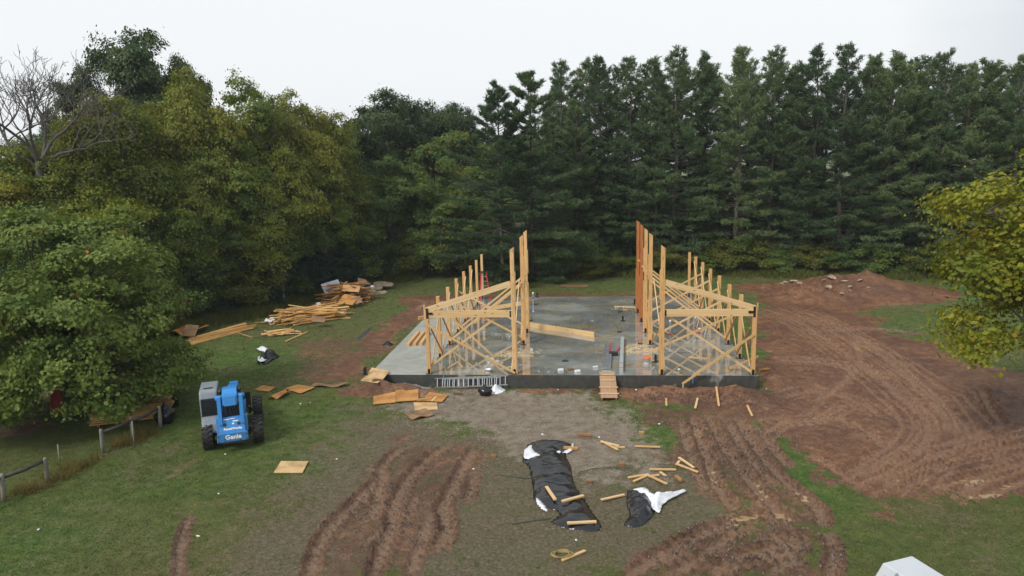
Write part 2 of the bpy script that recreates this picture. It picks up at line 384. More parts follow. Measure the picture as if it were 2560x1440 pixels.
def mound(X, Y, u, v, rx, ry, h, k=1.0):
    c = G(u, v); r = ((X-c.x)/rx)**2+((Y-c.y)/ry)**2
    return h*np.exp(-r*1.6)*(.65+.7*fbm(X, Y, 1.6, 4, 77))*k
def ground(X, Y, full=True):
    X = np.asarray(X, float); Y = np.asarray(Y, float)
    near = sstep(75, 55, Y)
    Z = (fbm(X, Y, .12, 3, 1)-.5)*.18*near
    mud = np.zeros(X.shape); red = np.zeros(X.shape); wsum = np.zeros(X.shape)+1e-6
    wob = (fbm(X, Y, .55, 4, 5)-.5)*3.0+(fbm(X, Y, 3.1, 3, 8)-.5)*1.4
    for P, s, a, r in MUDP:
        m = a*sstep(s, -s, poly_sdf(X, Y, P)+wob*min(1, s+.3)); red += m*r; wsum += m; mud = np.maximum(mud, m)
    grav = sstep(1.8, -2.4, poly_sdf(X, Y, GRAVEL)+wob*1.3)*.95
    sparse = sstep(1.6, -1.6, poly_sdf(X, Y, SPARSE)+wob*1.2)
    rutm = np.zeros(X.shape); dz = np.zeros(X.shape); tro = np.zeros(X.shape)
    for P, w_, d_, l_ in RUTP:
        mfac = 1 if d_ > .045 else .5
        lo = P.min(0)-1; hi = P.max(0)+1
        k = np.nonzero((X > lo[0]) & (X < hi[0]) & (Y > lo[1]) & (Y < hi[1]))
        if len(k[0]) == 0: continue
        x = X[k]; y = Y[k]; best = np.full(x.shape, 1e9); sgn = np.zeros(x.shape); al = np.zeros(x.shape); s0 = 0
        for i in range(len(P)-1):
            ex, ey = P[i+1]-P[i]; L2 = ex*ex+ey*ey; L = math.sqrt(L2)
            t = np.clip(((x-P[i][0])*ex+(y-P[i][1])*ey)/L2, 0, 1)
            qx = x-P[i][0]-t*ex; qy = y-P[i][1]-t*ey; d = np.hypot(qx, qy); b = d < best
            best = np.where(b, d, best); sgn = np.where(b, np.sign(ex*qy-ey*qx), sgn); al = np.where(b, s0+t*L, al); s0 += L
        tot = s0; fade = sstep(0, 1.0, al)*sstep(0, 1.0, tot-al)*(.75+.5*fbm(al, al*0, .7, 2, 31))
        jit = (fbm(x, y, 2.5, 3, 41)-.5)*.16*min(1, w_/.2)
        r = (best+jit)/w_
        prof = -d_*1.1*sstep(1.08, .80, r) + d_*.42*np.exp(-((r-1.22)/.20)**2)*(.4+1.2*fbm(x, y, 3.3, 2, 43))
        wave = np.tanh(2.2*np.sin((al+sgn*.075+best*.9)*2*math.pi/.32)); lug = l_*wave*sstep(1.5, 1.15, r)*sstep(.15, .4, r)*sstep(.30, .5, fbm(x, y, .8, 2, 47)+.14)
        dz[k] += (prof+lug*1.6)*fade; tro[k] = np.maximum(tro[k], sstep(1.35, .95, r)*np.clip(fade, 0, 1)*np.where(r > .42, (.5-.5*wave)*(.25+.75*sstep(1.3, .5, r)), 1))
        rutm[k] = np.maximum(rutm[k], sstep(1.75, 1.0, r)*np.clip(fade, 0, 1)*mfac)
    dz = np.clip(dz, -.22, .20)
    Z = Z + dz*near*.78
    mud = np.maximum(mud, rutm)
    churn = mud*near
    Z = Z + churn*(1-.75*tro)*((fbm(X, Y, 1.1, 4, 11)-.5)*.12 + (fbm(X, Y, 4.5, 3, 15)-.5)*.11)*(.35+1.3*fbm(X, Y, .3, 2, 18))
    Z = Z + (1-mud)*near*(fbm(X, Y, 6.0, 2, 21)-.5)*.03
    # spoil heap, banks of soil against the slab, soil mound at its corner
    mo = mound(X, Y, 2150, 738, 5.0, 3.0, 1.35)+mound(X, Y, 2040, 722, 7.0, 2.5, .35)+mound(X, Y, 965, 985, 2.2, .75, .55)+mound(X, Y, 1070, 775, 1.6, 3.2, .35)
    mo = mo+mound(X, Y, 1420, 984, 1.1, .45, .20)+mound(X, Y, 1660, 984, 1.9, .5, .26)+mound(X, Y, 1830, 990, 1.8, .7, .30)+mound(X, Y, 1935, 940, .8, 2.0, .3)+mound(X, Y, 1330, 985, 1.2, .5, .18)+mound(X, Y, 2480, 1005, 1.6, 1.2, .35)
    mm = sstep(.05, .18, mo); mud = np.maximum(mud, mm); red = red+mm; wsum = wsum+mm
    Z = Z + mo + mm*(fbm(X, Y, 2.3, 4, 61)-.5)*.25
    # keep the soil below the slab top inside its outline
    ins = sstep(-.3, .05, -poly_sdf(X, Y, np.array([(-2.75, -.12), (13.6, -.12), (13.6, 17.3), (-2.75, 17.3)])))
    Z = Z*(1-ins) - .05*ins
    if not full: return Z
    litter = sstep(4, -3, poly_sdf(X, Y, WOODS)+wob*2)
    dryg = np.clip(fbm(X, Y, .25, 4, 91)*1.6-.35, 0, 1)
    return Z, np.stack([np.clip(mud, 0, 1), np.clip(grav*(1-mud*.7), 0, 1), np.clip(sparse, 0, 1), tro], -1), np.stack([np.clip(red/wsum, 0, 1), litter, dryg, np.ones(X.shape)], -1)
def gz(x, y):
    i = min(max(int(np.searchsorted(gx, x))-1, 0), nx-2); j = min(max(int(np.searchsorted(gy, y))-1, 0), ny-2)
    fx = (x-gx[i])/(gx[i+1]-gx[i]); fy = (y-gy[j])/(gy[j+1]-gy[j])
    return float((GZ[j, i]*(1-fx)+GZ[j, i+1]*fx)*(1-fy)+(GZ[j+1, i]*(1-fx)+GZ[j+1, i+1]*fx)*fy)
EDGE = [(-400, 940), (0, 905), (300, 850), (480, 808), (640, 782), (780, 738), (900, 708), (1050, 694), (1180, 694), (1500, 692), (2000, 690), (2450, 702), (2900, 712)]
def edge(u):
    for (a, va), (b, vb) in zip(EDGE[:-1], EDGE[1:]):
        if u <= b: break
    f = (u-a)/(b-a); q = G(u, va+(vb-va)*f); return math.hypot(q.x-CAM.x, q.y-CAM.y)
wl = [AT(u, edge(u)+.6) for u, v in EDGE]
WOODS = np.array(wl + [AT(2900, 260), AT(1280, 260), AT(-400, 260)])
def spaced(lo, hi, f0, f1, step, grow=1.12, far=1600):
    a = list(np.arange(f0, f1, step)); s = step; q = a[-1]
    while q < hi: s = min(s*grow, 60); q += s; a.append(q)
    s = step; q = f0; b = []
    while q > lo: s = min(s*grow, 60); q -= s; b.append(q)
    return np.array(b[::-1]+a)
gx = spaced(-900, 900, -12.5, 23.0, .062)
gy1 = np.arange(-17.5, -1.0, .05); gy2 = np.arange(-1.0, 12, .09); gy3 = np.arange(12, 34, .16)
gy = np.concatenate([spaced(-300, -17.5, -17.5, -17.4, .06)[:-1], gy1, gy2, gy3]); s_ = .16; q_ = gy[-1]; ext = []
while q_ < 1400: s_ = min(s_*1.13, 60); q_ += s_; ext.append(q_)
gy = np.unique(np.concatenate([gy, ext]).round(5))
GX, GY = np.meshgrid(gx, gy)
GZ, M1, M2 = ground(GX, GY)
nx, ny = len(gx), len(gy)
ii = (np.arange(ny-1)[:, None]*nx+np.arange(nx-1)[None]).ravel()
me = mesh_np('ground', np.stack([GX, GY, GZ], -1).reshape(-1, 3), np.stack([ii, ii+1, ii+nx+1, ii+nx], -1), None, True)
for nm, A in (('soil', M1), ('soil2', M2)):
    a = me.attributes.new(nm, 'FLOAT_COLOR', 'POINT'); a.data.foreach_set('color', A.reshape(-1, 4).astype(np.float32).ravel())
def ground_mat():
    m, t, p = material('ground_soil_grass')
    def sep(n):
        a = node(t, 'ShaderNodeAttribute', attribute_name=n); s = node(t, 'ShaderNodeSeparateColor'); t.links.new(a.outputs['Color'], s.inputs[0]); return list(s.outputs)[:3]+[a.outputs['Alpha']]
    mud, grav, sparse, tro = sep('soil'); red, litter, dry = sep('soil2')[:3]
    n1 = noise(t, .35, 5); n2 = noise(t, 2.2, 5, rough=.65); n3 = noise(t, 11, 5, rough=.72); n4 = noise(t, 30, 4, rough=.8)
    g = ramp(t, n2, [(.30, (.028, .064, .008)), (.5, (.062, .124, .014)), (.70, (.122, .158, .028))])
    g = mixc(t, math_(t, 'MULTIPLY', dry, .75), g, (.115, .088, .034))
    g = mixc(t, 1, g, ramp(t, n4, [(.30, (.38, .36, .32)), (.5, (1.0, 1.0, .95)), (.70, (2.1, 1.9, 1.7))]), 'MULTIPLY')
    soil = ramp(t, n3, [(.3, (.058, .041, .026)), (.5, (.135, .100, .064)), (.7, (.245, .190, .132))])
    bsum = math_(t, 'ADD', math_(t, 'MULTIPLY', sparse, .16), math_(t, 'ADD', math_(t, 'MULTIPLY', n3, .5), math_(t, 'ADD', math_(t, 'MULTIPLY', n2, .35), math_(t, 'MULTIPLY', n1, .35))))
    bm_r = node(t, 'ShaderNodeMapRange', interpolation_type='SMOOTHSTEP'); bm_r.inputs[1].default_value = .63; bm_r.inputs[2].default_value = .72; t.links.new(bsum, bm_r.inputs[0]); bare = bm_r.outputs[0]
    g = mixc(t, math_(t, 'MULTIPLY', bare, .85), g, soil)
    brown = ramp(t, n2, [(.25, (.060, .034, .020)), (.5, (.138, .080, .047)), (.75, (.225, .143, .088))])
    redm = ramp(t, n2, [(.25, (.105, .046, .023)), (.5, (.205, .102, .055)), (.75, (.300, .170, .100))])
    md = mixc(t, red, brown, redm)
    md = mixc(t, 1, md, ramp(t, n1, [(.35, (.70, .68, .70)), (.65, (1.2, 1.2, 1.17))]), 'MULTIPLY')
    md = mixc(t, 1, md, ramp(t, n4, [(.3, (.6, .58, .57)), (.7, (1.3, 1.28, 1.25))]), 'MULTIPLY')
    md = mixc(t, 1, md, ramp(t, n3, [(.34, (.45, .42, .40)), (.5, (1, 1, 1)), (.66, (1.45, 1.42, 1.38))]), 'MULTIPLY')
    md = mixc(t, math_(t, 'MULTIPLY', tro, .7), md, mixc(t, red, (.275, .190, .125), (.305, .180, .108)))  # sky sheen on wet trough floors and lug prints painted as paler base colour
    edge = math_(t, 'ADD', mud, math_(t, 'ADD', math_(t, 'MULTIPLY_ADD', n3, .9, -.45), math_(t, 'MULTIPLY_ADD', n2, .7, -.35)))
    mf = node(t, 'ShaderNodeMapRange', interpolation_type='SMOOTHSTEP'); mf.inputs[1].default_value = .42; mf.inputs[2].default_value = .58; t.links.new(edge, mf.inputs[0])
    gr = mixc(t, 1, ramp(t, n4, [(.3, (.115, .092, .068)), (.5, (.240, .200, .152)), (.72, (.47, .42, .34))]), ramp(t, n2, [(.3, (.60, .52, .45)), (.6, (1.08, 1.06, 1.03))]), 'MULTIPLY')
    gf = node(t, 'ShaderNodeMapRange', interpolation_type='SMOOTHSTEP'); gf.inputs[1].default_value = .34; gf.inputs[2].default_value = .66
    t.links.new(math_(t, 'ADD', grav, math_(t, 'ADD', math_(t, 'MULTIPLY_ADD', n3, .8, -.4), math_(t, 'MULTIPLY_ADD', n2, 1.0, -.5))), gf.inputs[0])
    lit = ramp(t, n3, [(.3, (.020, .015, .008)), (.55, (.045, .038, .014)), (.8, (.08, .06, .025))])
    c = mixc(t, gf.outputs[0], g, gr); c = mixc(t, mf.outputs[0], c, md); c = mixc(t, litter, c, lit)
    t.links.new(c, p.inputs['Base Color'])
    wet = mixc(t, tro, ramp(t, n1, [(.4, (.46, .46, .46)), (.62, (.28, .28, .28))]), (.22, .22, .22))
    t.links.new(mixc(t, mf.outputs[0], (.8, .8, .8), wet), p.inputs['Roughness'])
    p.inputs['Specular IOR Level'].default_value = .4
    bump(t, p, math_(t, 'ADD', n4, math_(t, 'MULTIPLY', n3, 1.5)), .8, .06)
    return m
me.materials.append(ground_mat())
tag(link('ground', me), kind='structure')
# puddles: muddy water lying in the ruts, cut to shape by the ground that rises through it
mp_, t_, p_ = material('muddy_water')
t_.links.new(ramp(t_, noise(t_, 2.0, 3), [(.3, (.28, .19, .09)), (.7, (.36, .25, .13))]), p_.inputs['Base Color']); p_.inputs['Roughness'].default_value = .12; p_.inputs['Specular IOR Level'].default_value = .25
for (u, v, rx, ry, dz_) in [(1950,1288,.75,.28,.06),(1838,1280,.6,.35,.05),(1795,1192,.35,.5,.07),(1742,1080,.3,.5,.08),(2310,1200,.75,.3,.06),(2455,1205,1.0,.32,.05),(2490,1243,.8,.3,.06),(2350,1140,.7,.25,.06),(1900,1225,.35,.5,.08),(2012,832,.6,.25,.04),(2550,990,.7,.3,.07),(2150,870,.6,.4,.05),(1830,1300,.35,.3,.06),(1985,1240,.4,.4,.07)]:
    c = G(u, v); b = MB(); n = 22
    xs = np.array([c.x+rx*math.cos(2*math.pi*k/n) for k in range(n)]); ys = np.array([c.y+ry*math.sin(2*math.pi*k/n) for k in range(n)])
    qx = np.linspace(c.x-rx, c.x+rx, 15); qy = np.linspace(c.y-ry, c.y+ry, 15); QX, QY = np.meshgrid(qx, qy)
    lv_ = float(np.percentile(ground(QX, QY, False), 20))
    pts = [(x, y, lv_) for x, y in zip(xs, ys)]
    b.add(pts+[(x, y, lv_-.03) for x, y, _ in pts], [list(range(n)), list(range(n, 2*n))[::-1]]+[[k, n+k, n+(k+1) % n, (k+1) % n] for k in range(n)])
    tag(b.build('puddle', mp_), kind='structure')

# ------------------------------------------------------------------ concrete slab
def slab_mat(name, porch):
    m, t, p = material(name)
    n1 = noise(t, .45, 5, sc=(.7, 1.25, 1)); n2 = noise(t, 2.2, 5); n3 = noise(t, 22, 3); n4 = noise(t, .8, 3, sc=(1, 2.2, 1), dist=1.0)
    if porch: base = ramp(t, n2, [(.3, (.26, .27, .235)), (.7, (.36, .365, .32))])
    else: base = mixc(t, ramp(t, n1, [(.40, (0, 0, 0)), (.6, (1, 1, 1))]), ramp(t, n2, [(.3, (.265, .275, .255)), (.7, (.36, .365, .335))]), ramp(t, n2, [(.3, (.175, .183, .176)), (.7, (.25, .258, .245))]))
    if not porch: base = mixc(t, ramp(t, n4, [(.52, (0, 0, 0)), (.66, (.8, .8, .8))]), base, (.32, .235, .10))
    base = mixc(t, 1, base, ramp(t, n3, [(.3, (.85, .85, .85)), (.7, (1.1, 1.1, 1.1))]), 'MULTIPLY')
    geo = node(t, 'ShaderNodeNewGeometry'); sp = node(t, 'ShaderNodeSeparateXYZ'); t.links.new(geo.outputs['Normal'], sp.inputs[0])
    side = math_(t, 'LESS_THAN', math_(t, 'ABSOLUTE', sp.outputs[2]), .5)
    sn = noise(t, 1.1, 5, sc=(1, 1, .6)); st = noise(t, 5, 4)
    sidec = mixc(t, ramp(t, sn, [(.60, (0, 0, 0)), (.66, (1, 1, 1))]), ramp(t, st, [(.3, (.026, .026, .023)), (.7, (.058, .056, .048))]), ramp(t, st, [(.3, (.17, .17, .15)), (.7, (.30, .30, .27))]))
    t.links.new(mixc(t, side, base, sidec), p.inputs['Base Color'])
    ro = ramp(t, n1, [(.34, (.16, .16, .16)), (.45, (.045, .045, .045)), (.58, (.014, .014, .014))]) if not porch else ramp(t, n1, [(.4, (.5, .5, .5)), (.7, (.28, .28, .28))])
    t.links.new(mixc(t, side, ro, (.6, .6, .6)), p.inputs['Roughness'])
    p.inputs['Specular IOR Level'].default_value = .75
    if not porch:
        t.links.new(mixc(t, side, ramp(t, n1, [(.36, (.35, .35, .35)), (.5, (1, 1, 1))]), (0, 0, 0)), p.inputs['Coat Weight']); p.inputs['Coat Roughness'].default_value = .02; p.inputs['Coat IOR'].default_value = 1.45
    bump(t, p, math_(t, 'ADD', n3, math_(t, 'MULTIPLY', n2, .6)), .010, .01)
    return m
slab = empty('concrete_slab', (5.5, -.14, 0), 0, 'wet grey concrete foundation slab carrying the timber frames', 'slab')
MI = slab.matrix_basis.inverted()
XL, XR, YF, YB = -2.62, 13.62, -.14, 17.25
def sub(o): o.parent = slab; o.location = (-5.5, .14, 0); return o
sub(MB().box((-.14, YF, -.3), (XR, YB, S)).build('main_slab', slab_mat('wet_concrete', False), bevel=.012))
pm = sub(MB().box((XL, YF+.012, -.3), (-.146, YB-1.2, S-.012)).build('porch_slab', slab_mat('pale_concrete', True), bevel=.012)); pm['label'] = 'paler drier strip of slab on the open side'
# form-tie marks: small blue straps hanging on the front face
CHALK = plain('blue_paint_mark', (.05, .22, .45), .6)
for x in (.62, 11.0): sub(MB().box((x-.02, YF-.006, .18), (x+.02, YF-.001, S-.03)).build('paint_mark', CHALK))

# ------------------------------------------------------------------ timber frames
UNIT = {}
def unit(mat):
    if mat.name not in UNIT:
        UNIT[mat.name] = MB().box((-.5, -.5, -.5), (.5, .5, .5)).mesh('timber_'+mat.name, mat)
    return UNIT[mat.name]
def stick(name, p0, p1, wd, th, mat, parent=None, up=(0, 0, 1), roll=0):
    """a squared timber from p0 to p1; wd = across, th = along 'up'"""
    p0 = Vector(p0); p1 = Vector(p1); x = (p1-p0); L = x.length; x.normalize(); up = Vector(up)
    if abs(x.dot(up)) > .98: up = Vector((0, 1, 0))
    y = up.cross(x).normalized(); z = x.cross(y)
    if roll: R = Matrix.Rotation(roll, 3, x); y = R @ y; z = R @ z
    M = Matrix(((x.x*L, y.x*wd, z.x*th, 0), (x.y*L, y.y*wd, z.y*th, 0), (x.z*L, y.z*wd, z.z*th, 0), (0, 0, 0, 1)))
    o = link(name, unit(mat), parent); o.matrix_basis = Matrix.Translation((p0+p1)/2) @ M
    return o
R_ = [8*FT*k for k in range(8)]
XO = {'l': 0.0, 'r': 44*FT}; XI = {'l': 12*FT, 'r': 32*FT}
PW, PD = .165, .15
_pm = {}
def base_bracket(parent, x, y, z=S):
    """black steel post base: plate, two cheeks with bolt heads"""
    if 'b' not in _pm:
        b = MB().box((-.13, -.12, 0), (.13, .12, .012))
        for s in (-1, 1):
            b.prism([(-.055, .012), (.055, .012), (.055, .20), (.03, .235), (-.03, .235), (-.055, .20)], s*.078-.0, s*.078+.006*s, 'y')
            for zz in (.08, .16): b.lathe([(.016, s*.084), (.016, s*.098)], 6, 'y', (0, 0, zz))
        _pm['b'] = b.mesh('post_bracket', BLACKM)
    o = link('bracket', _pm['b'], parent); o.location = (x, y, z); return o
def tee_plate(parent, x, y, z, s):
    b = MB().box((-.045, -.006, -.22), (.045, 0, .22)); b.box((0.045 if s > 0 else -.24, -.006, -.05), (.24 if s > 0 else -.045, 0, .04))
    for q in (-.17, -.07, .07, .17): b.lathe([(.016, -.02), (.016, -.006)], 6, 'y', (0, 0, q))
    for q in (.12, .19): b.lathe([(.016, -.02), (.016, -.006)], 6, 'y', (s*q, 0, -.005))
    o = b.build('tee_plate', BLACKM, parent); o.location = (x, y, z)
rg = random.Random(3)
HP = S+2.885
def tall_post(parent, x, y, side, mat, h=5.30, lap=True):
    s = 1 if side == 'l' else -1   # top cut slopes up towards the middle aisle
    pr = MB().prism([(-PW/2, 0), (PW/2, 0), (PW/2, h+.06*s), (-PW/2, h-.06*s)], -PD/2, PD/2, 'y')
    o = pr.build('post', mat, parent, bevel=.006); o.location = (x, y, S+.012)
    if lap:
        a = MB().box((0, -PD/2+.012, 0), (.038, PD/2-.012, 1.9 + rg.uniform(0, .9))).build('lap_board', mat, o); a.location = (PW/2+.001 if s > 0 else -PW/2-.039, 0, 0)
        if rg.random() < .8:
            b = MB().box((0, -PD/2+.012, 0), (.038, PD/2-.012, 1.2)).build('lap_board', mat, o); b.location = (PW/2+.001 if s > 0 else -PW/2-.039, 0, 3.15)
    return o
for side, rows_in, lab in (('l', [0, 2, 3], 'braced timber frame of posts and rafter beside the pale slab strip'), ('r', [0, 2, 3, 4, 5], 'braced timber frame of posts with two red-brown posts beside the mud')):
    xo, xi = XO[side], XI[side]; s = 1 if side == 'l' else -1
    fr = empty('timber_frame', (0, 0, 0), 0, lab, 'timber frame', 'two side frames of the barn')
    for k, y in enumerate(R_):
        o = stick('post', (xo, y, S+.012), (xo, y, HP + rg.uniform(-.03, .03) - (.12 if k == 0 else 0)), PD, PW, W_POST, fr)
        base_bracket(fr, xo, y)
    for k in rows_in:
        y = R_[k]; o = tall_post(fr, xi, y, side, W_RED if (side == 'r' and k >= 4) else W_POST)
        base_bracket(fr, xi, y)
        if side == 'r' and k >= 4: o['label'] = 'red-brown treated post'
    # header beam and rafter of the first bay
    zb = HP-.15; yf = -PD/2
    stick('beam', (xo+s*.02, 0, zb-.14), (xi-s*PW*.5, 0, zb-.14), .10, .285, W_BEAM, fr)
    stick('rafter', (xo-s*.02, 0.002, HP-.125), (xi-s*PW*.5, 0.002, S+3.86), .09, .235, W_BEAM, fr)
    tee_plate(fr, xo+s*.03, -.086, zb-.10, s)
    hb = MB().box((-.03, -.01, -.14), (.03, 0, .13)).build('beam_hanger', BLACKM, fr); hb.location = (xi-s*(PW*.5+.04), -.055, zb-.14)
    stick('stop_board', (xo-s*.10, .0, HP-.5), (xo-s*.10, .0, HP+.10), .05, .03, W_BRACE, fr)
    # front braces
    bw, bt = .038, .088
    def br(x0, y0, z0, x1, y1, z1, m=W_BRACE, up=(0, 1, 0), wd=bt, th=bw): return stick('brace', (x0, y0, S+z0), (x1, y1, S+z1), wd, th, m, fr, up)
    if side == 'l':
        br(xo-.08, -.098, 2.20, xi+.02, -.098, .06); br(xo-.20, .098, .14, xo+3.05, .098, 2.50)
        br(xo+.05, R_[1]-.1, 2.45, xo+2.55, R_[1]-.1, .03); stick('block', (xo+2.5, R_[1]-.02, S+.05), (xo+2.68, R_[1]+.08, S+.05), .09, .09, W_BRACE, fr)
    else:
        br(xo+.0, -.105, 1.72, xi+.78, -.42, -.28); stick('stake', (xi+.80, -.43, -.02), (xi+.82, -.43, S-.22), .05, .05, W_BRACE, fr)
        br(xi+.12, .10, 2.52, xo-.05, .10, .10); br(xo-.05, R_[1]-.1, 2.1, xi-.30, R_[1]+.5, .12)
        br(xo-.02, .2, .12, xo-.95, -.02, .10) if False else None
        stick('brace', (xo+.35, .55, S+.62), (xo-.80, .55, S+.10), .088, .038, W_BRACE, fr, (0, 1, 0))
    for k in rows_in[1:]:
        y = R_[k]
        br(xi, y-.10, 3.12, xo+s*.02, y-.10, .22); br(xi-s*.02, y+.10, .30, xo, y+.10, 2.25)
    if side == 'l':
        br(xi, R_[2]+.25, 3.0, xo+1.2, R_[2]+.3, 1.0)
        stick('beam', (xi-.09, R_[2], S+2.05), (xo+1.9, R_[2]-.1, S+1.80), .05, .19, W_BEAM, fr)
    # crossed braces along the outer row, and a few along the inner row
    for k in range(0, 5 if side == 'l' else 6):
        y0, y1 = R_[k], R_[k+1]; xa = xo+s*.10
        br(xa, y0+.12, .30, xa, y1-.02, 2.62, up=(1, 0, 0)); br(xa+s*.045, y0+.05, 1.95, xa+s*.045, y1-.08, .22, m=W_DEB, up=(1, 0, 0))
    for a, b in zip(rows_in[:-1], rows_in[1:]):
        xa = xi-s*.10
        br(xa, R_[a]+.1, 2.2 if a == 0 else 2.5, xa, R_[b]-.05, .15, m=W_DEB, up=(1, 0, 0), wd=.06); br(xa-s*.045, R_[a]+.1, .1, xa-s*.045, R_[b], 3.2, up=(1, 0, 0), wd=.06)

# ------------------------------------------------------------------ telehandler (seen from behind; +Y is its front)
def text_mesh(name, s, size, mat, parent, M, bold=0.0, depth=.003):
    cu = bpy.data.curves.new(name, 'FONT'); cu.body = s; cu.size = size; cu.extrude = depth; cu.offset = bold; cu.align_x = 'CENTER'; cu.align_y = 'CENTER'
    cu.resolution_u = 3
    tmp = bpy.data.objects.new(name, cu); COL.objects.link(tmp)
    dg = bpy.context.evaluated_depsgraph_get(); dg.update()
    me = bpy.data.meshes.new_from_object(tmp.evaluated_get(dg)); bpy.data.objects.remove(tmp); bpy.data.curves.remove(cu)
    me.materials.clear(); me.materials.append(mat); o = link(name, me, parent); o.matrix_basis = M; return o
a_, b_, c_ = G(524, 1116), G(648, 1098), G(632, 1042)
rc = (a_+b_)/2; axle = (b_-a_).normalized(); hd = math.atan2(axle.y, axle.x)
TL = empty('telehandler', (rc.x, rc.y, gz(rc.x, rc.y)-.03), hd, 'bright blue telehandler with grey cab parked on the grass', 'telehandler')
TR_, TW_ = .47, .31; WB = 2.25; TX = (b_-a_).length/2
def tyre_mesh():
    b = MB(); prof = [(TR_*.55, -TW_*.42), (TR_*.80, -TW_*.5), (TR_*.93, -TW_*.46), (TR_*.955, -TW_*.25), (TR_*.955, TW_*.25), (TR_*.93, TW_*.46), (TR_*.80, TW_*.5), (TR_*.55, TW_*.42)]
    b.lathe(prof, 32, 'x')
    n = 18
    for k in range(n):
        for s in (-1, 1):
            g = 2*math.pi*(k+(.5 if s > 0 else 0))/n
            M = Matrix.Rotation(g, 4, 'X') @ Matrix.Translation((s*TW_*.25, 0, TR_*.945)) @ Matrix.Rotation(s*.5, 4, 'Z')
            b.box((-TW_*.30, -.026, -.03), (TW_*.30, .026, .035), M)
            M2 = Matrix.Rotation(g+s*.0, 4, 'X') @ Matrix.Translation((s*TW_*.47, s*0, TR_*.86))
            b.box((-.03, -.03, -.05), (.02, .03, .06), M2)
    return b.mesh('tyre', RUBBER)
tm = tyre_mesh()
rimm = MB().lathe([(.05, -.13), (.24, -.13), (.26, -.10), (.20, -.02), (.08, 0), (.08, .02), (.20, .02), (.26, .10), (.24, .13), (.05, .13)], 20, 'x').mesh('rim', GGREY, True)
for (x, y) in ((-TX, 0), (TX, 0), (-TX, WB), (TX, WB)):
    wv = link('wheel', tm, TL); wv.location = (x, y, TR_); wv['label'] = 'deep lugged muddy tyre'
    link('rim', rimm, wv)
for y in (0, WB):
    b = MB().tube([(-TX, y, TR_), (TX, y, TR_)], .07, 10); b.box((-.2, y-.14, TR_-.15), (.2, y+.14, TR_+.15))
    for s in (-1, 1): b.box((s*.52-.05, y-.10, TR_-.13), (s*.52+.05, y+.10, TR_+.13)); b.tube([(s*.2, y-.16, TR_+.02), (s*.52, y-.16, TR_+.02)], .028, 8)
    b.build('axle', DARK, TL, bevel=.01)
# chassis: two long side plates, belly, rear counterweight plate
MB().box((-.36, -.30, .34), (.36, WB+.35, .62)).build('chassis', DARK, TL, bevel=.02)
for s in (-1, 1):
    MB().prism([(-.55, .45), (.25, .45), (WB+.2, .5), (WB+.2, .85), (.6, 1.0), (.2, 1.55), (-.02, 1.82), (-.22, 1.82), (-.52, .95)], s*.32, s*.40, 'x').build('side_plate', GBLUE, TL, bevel=.01)
    MB().prism([(-.45, .62), (-.25, .62), (-.12, 1.05), (-.2, 1.15), (-.34, 1.12)], s*.405, s*.50, 'x').build('gusset', GBLUE, TL, bevel=.01)
    # uprights of the rear frame, capped by the boom pivot boss
    MB().prism([(-.60, .95), (-.46, .95), (-.24, 1.82), (-.30, 1.90), (-.40, 1.88)], s*.41, s*.28, 'x').build('upright', GBLUE, TL, bevel=.015)
    MB().lathe([(.085, s*.20), (.085, s*.47)], 16, 'x', (0, -.27, 1.82)).build('pivot_boss', GBLUE, TL, True)
# sloping rear panel
def rear(z): return -.66+.20*(z-.62)/.5     # y of the panel face at height z
panel = MB().prism([(rear(.55), .55), (rear(1.16), 1.16), (rear(1.16)+.10, 1.16), (rear(.55)+.12, .55)], -.41, .41, 'x').build('rear_panel', GBLUE, TL, bevel=.012)
plate = MB().prism([(-.49, .40), (.49, .40), (.49, .66), (.44, .71), (-.44, .71), (-.49, .66)], -.76, -.66, 'y').build('counterweight_plate', GBLUE, TL, bevel=.015)
hm = MB().lathe([(.022, -.005), (.022, .0)], 10, 'y').mesh('bolt_hole', DARK)
for x, z in ((-.44, .45), (.44, .45), (-.44, .62), (.44, .62), (-.24, .44), (.24, .44), (-.24, .53), (.24, .53)):
    o = link('bolt_hole', hm, plate); o.location = (x, -.7605, z)
MB().box((-.36, -.80, .36), (.36, -.77, .395)).build('tow_bar', DARK, TL)
VW = plain('white_vinyl', (.80, .81, .82), .4)
RXM = Matrix.Rotation(math.pi/2, 4, 'X')
text_mesh('lettering', 'Genie', .21, VW, plate, Matrix.Translation((.02, -.7635, .565)) @ RXM, .008)
pang = math.atan2(.20, .5)
def on_panel(x, z): return Matrix.Translation((x, rear(z)-.003, z)) @ Matrix.Rotation(-pang, 4, 'X') @ RXM
text_mesh('lettering', 'RentalWorks', .105, VW, panel, on_panel(.02, .80), .004)
for x in (-.22, .22):
    o = MB().lathe([(.055, -.004), (.055, .01)], 16, 'z').build('lamp_hole', DARK, panel); o.matrix_basis = on_panel(x, .94)
for x, z, w_, h_ in ((-.17, 1.10, .16, .035), (.02, 1.11, .16, .02), (.12, 1.03, .17, .035), (.04, .955, .07, .05)):
    o = MB().box((-w_/2, -h_/2, -.003), (w_/2, h_/2, .002)).build('decal', VW, panel); o.matrix_basis = on_panel(x, z)
# bay behind the panel: grey tank, black hoses, engine block
MB().box((-.27, .1, .9), (.27, .5, 1.5)).build('hydraulic_tank', GGREY, TL, bevel=.03)
MB().box((-.30, -.35, .62), (.30, .08, 1.02)).build('engine_block', DARK, TL, bevel=.03)
for x0, x1 in ((-.12, -.06), (-.02, .12), (.06, .2), (.16, .24)):
    MB().tube([(x0, .1, 1.55), (x0, -.12, 1.42), ((x0+x1)/2, -.2, 1.2), (x1, -.3, 1.08), (x1, -.2, .95)], .022, 6).build('hose', DARK, TL, True)
for x in (-.1, .08): MB().box((x-.03, -.36, 1.02), (x+.03, -.30, 1.05)).build('decal', VW, TL)
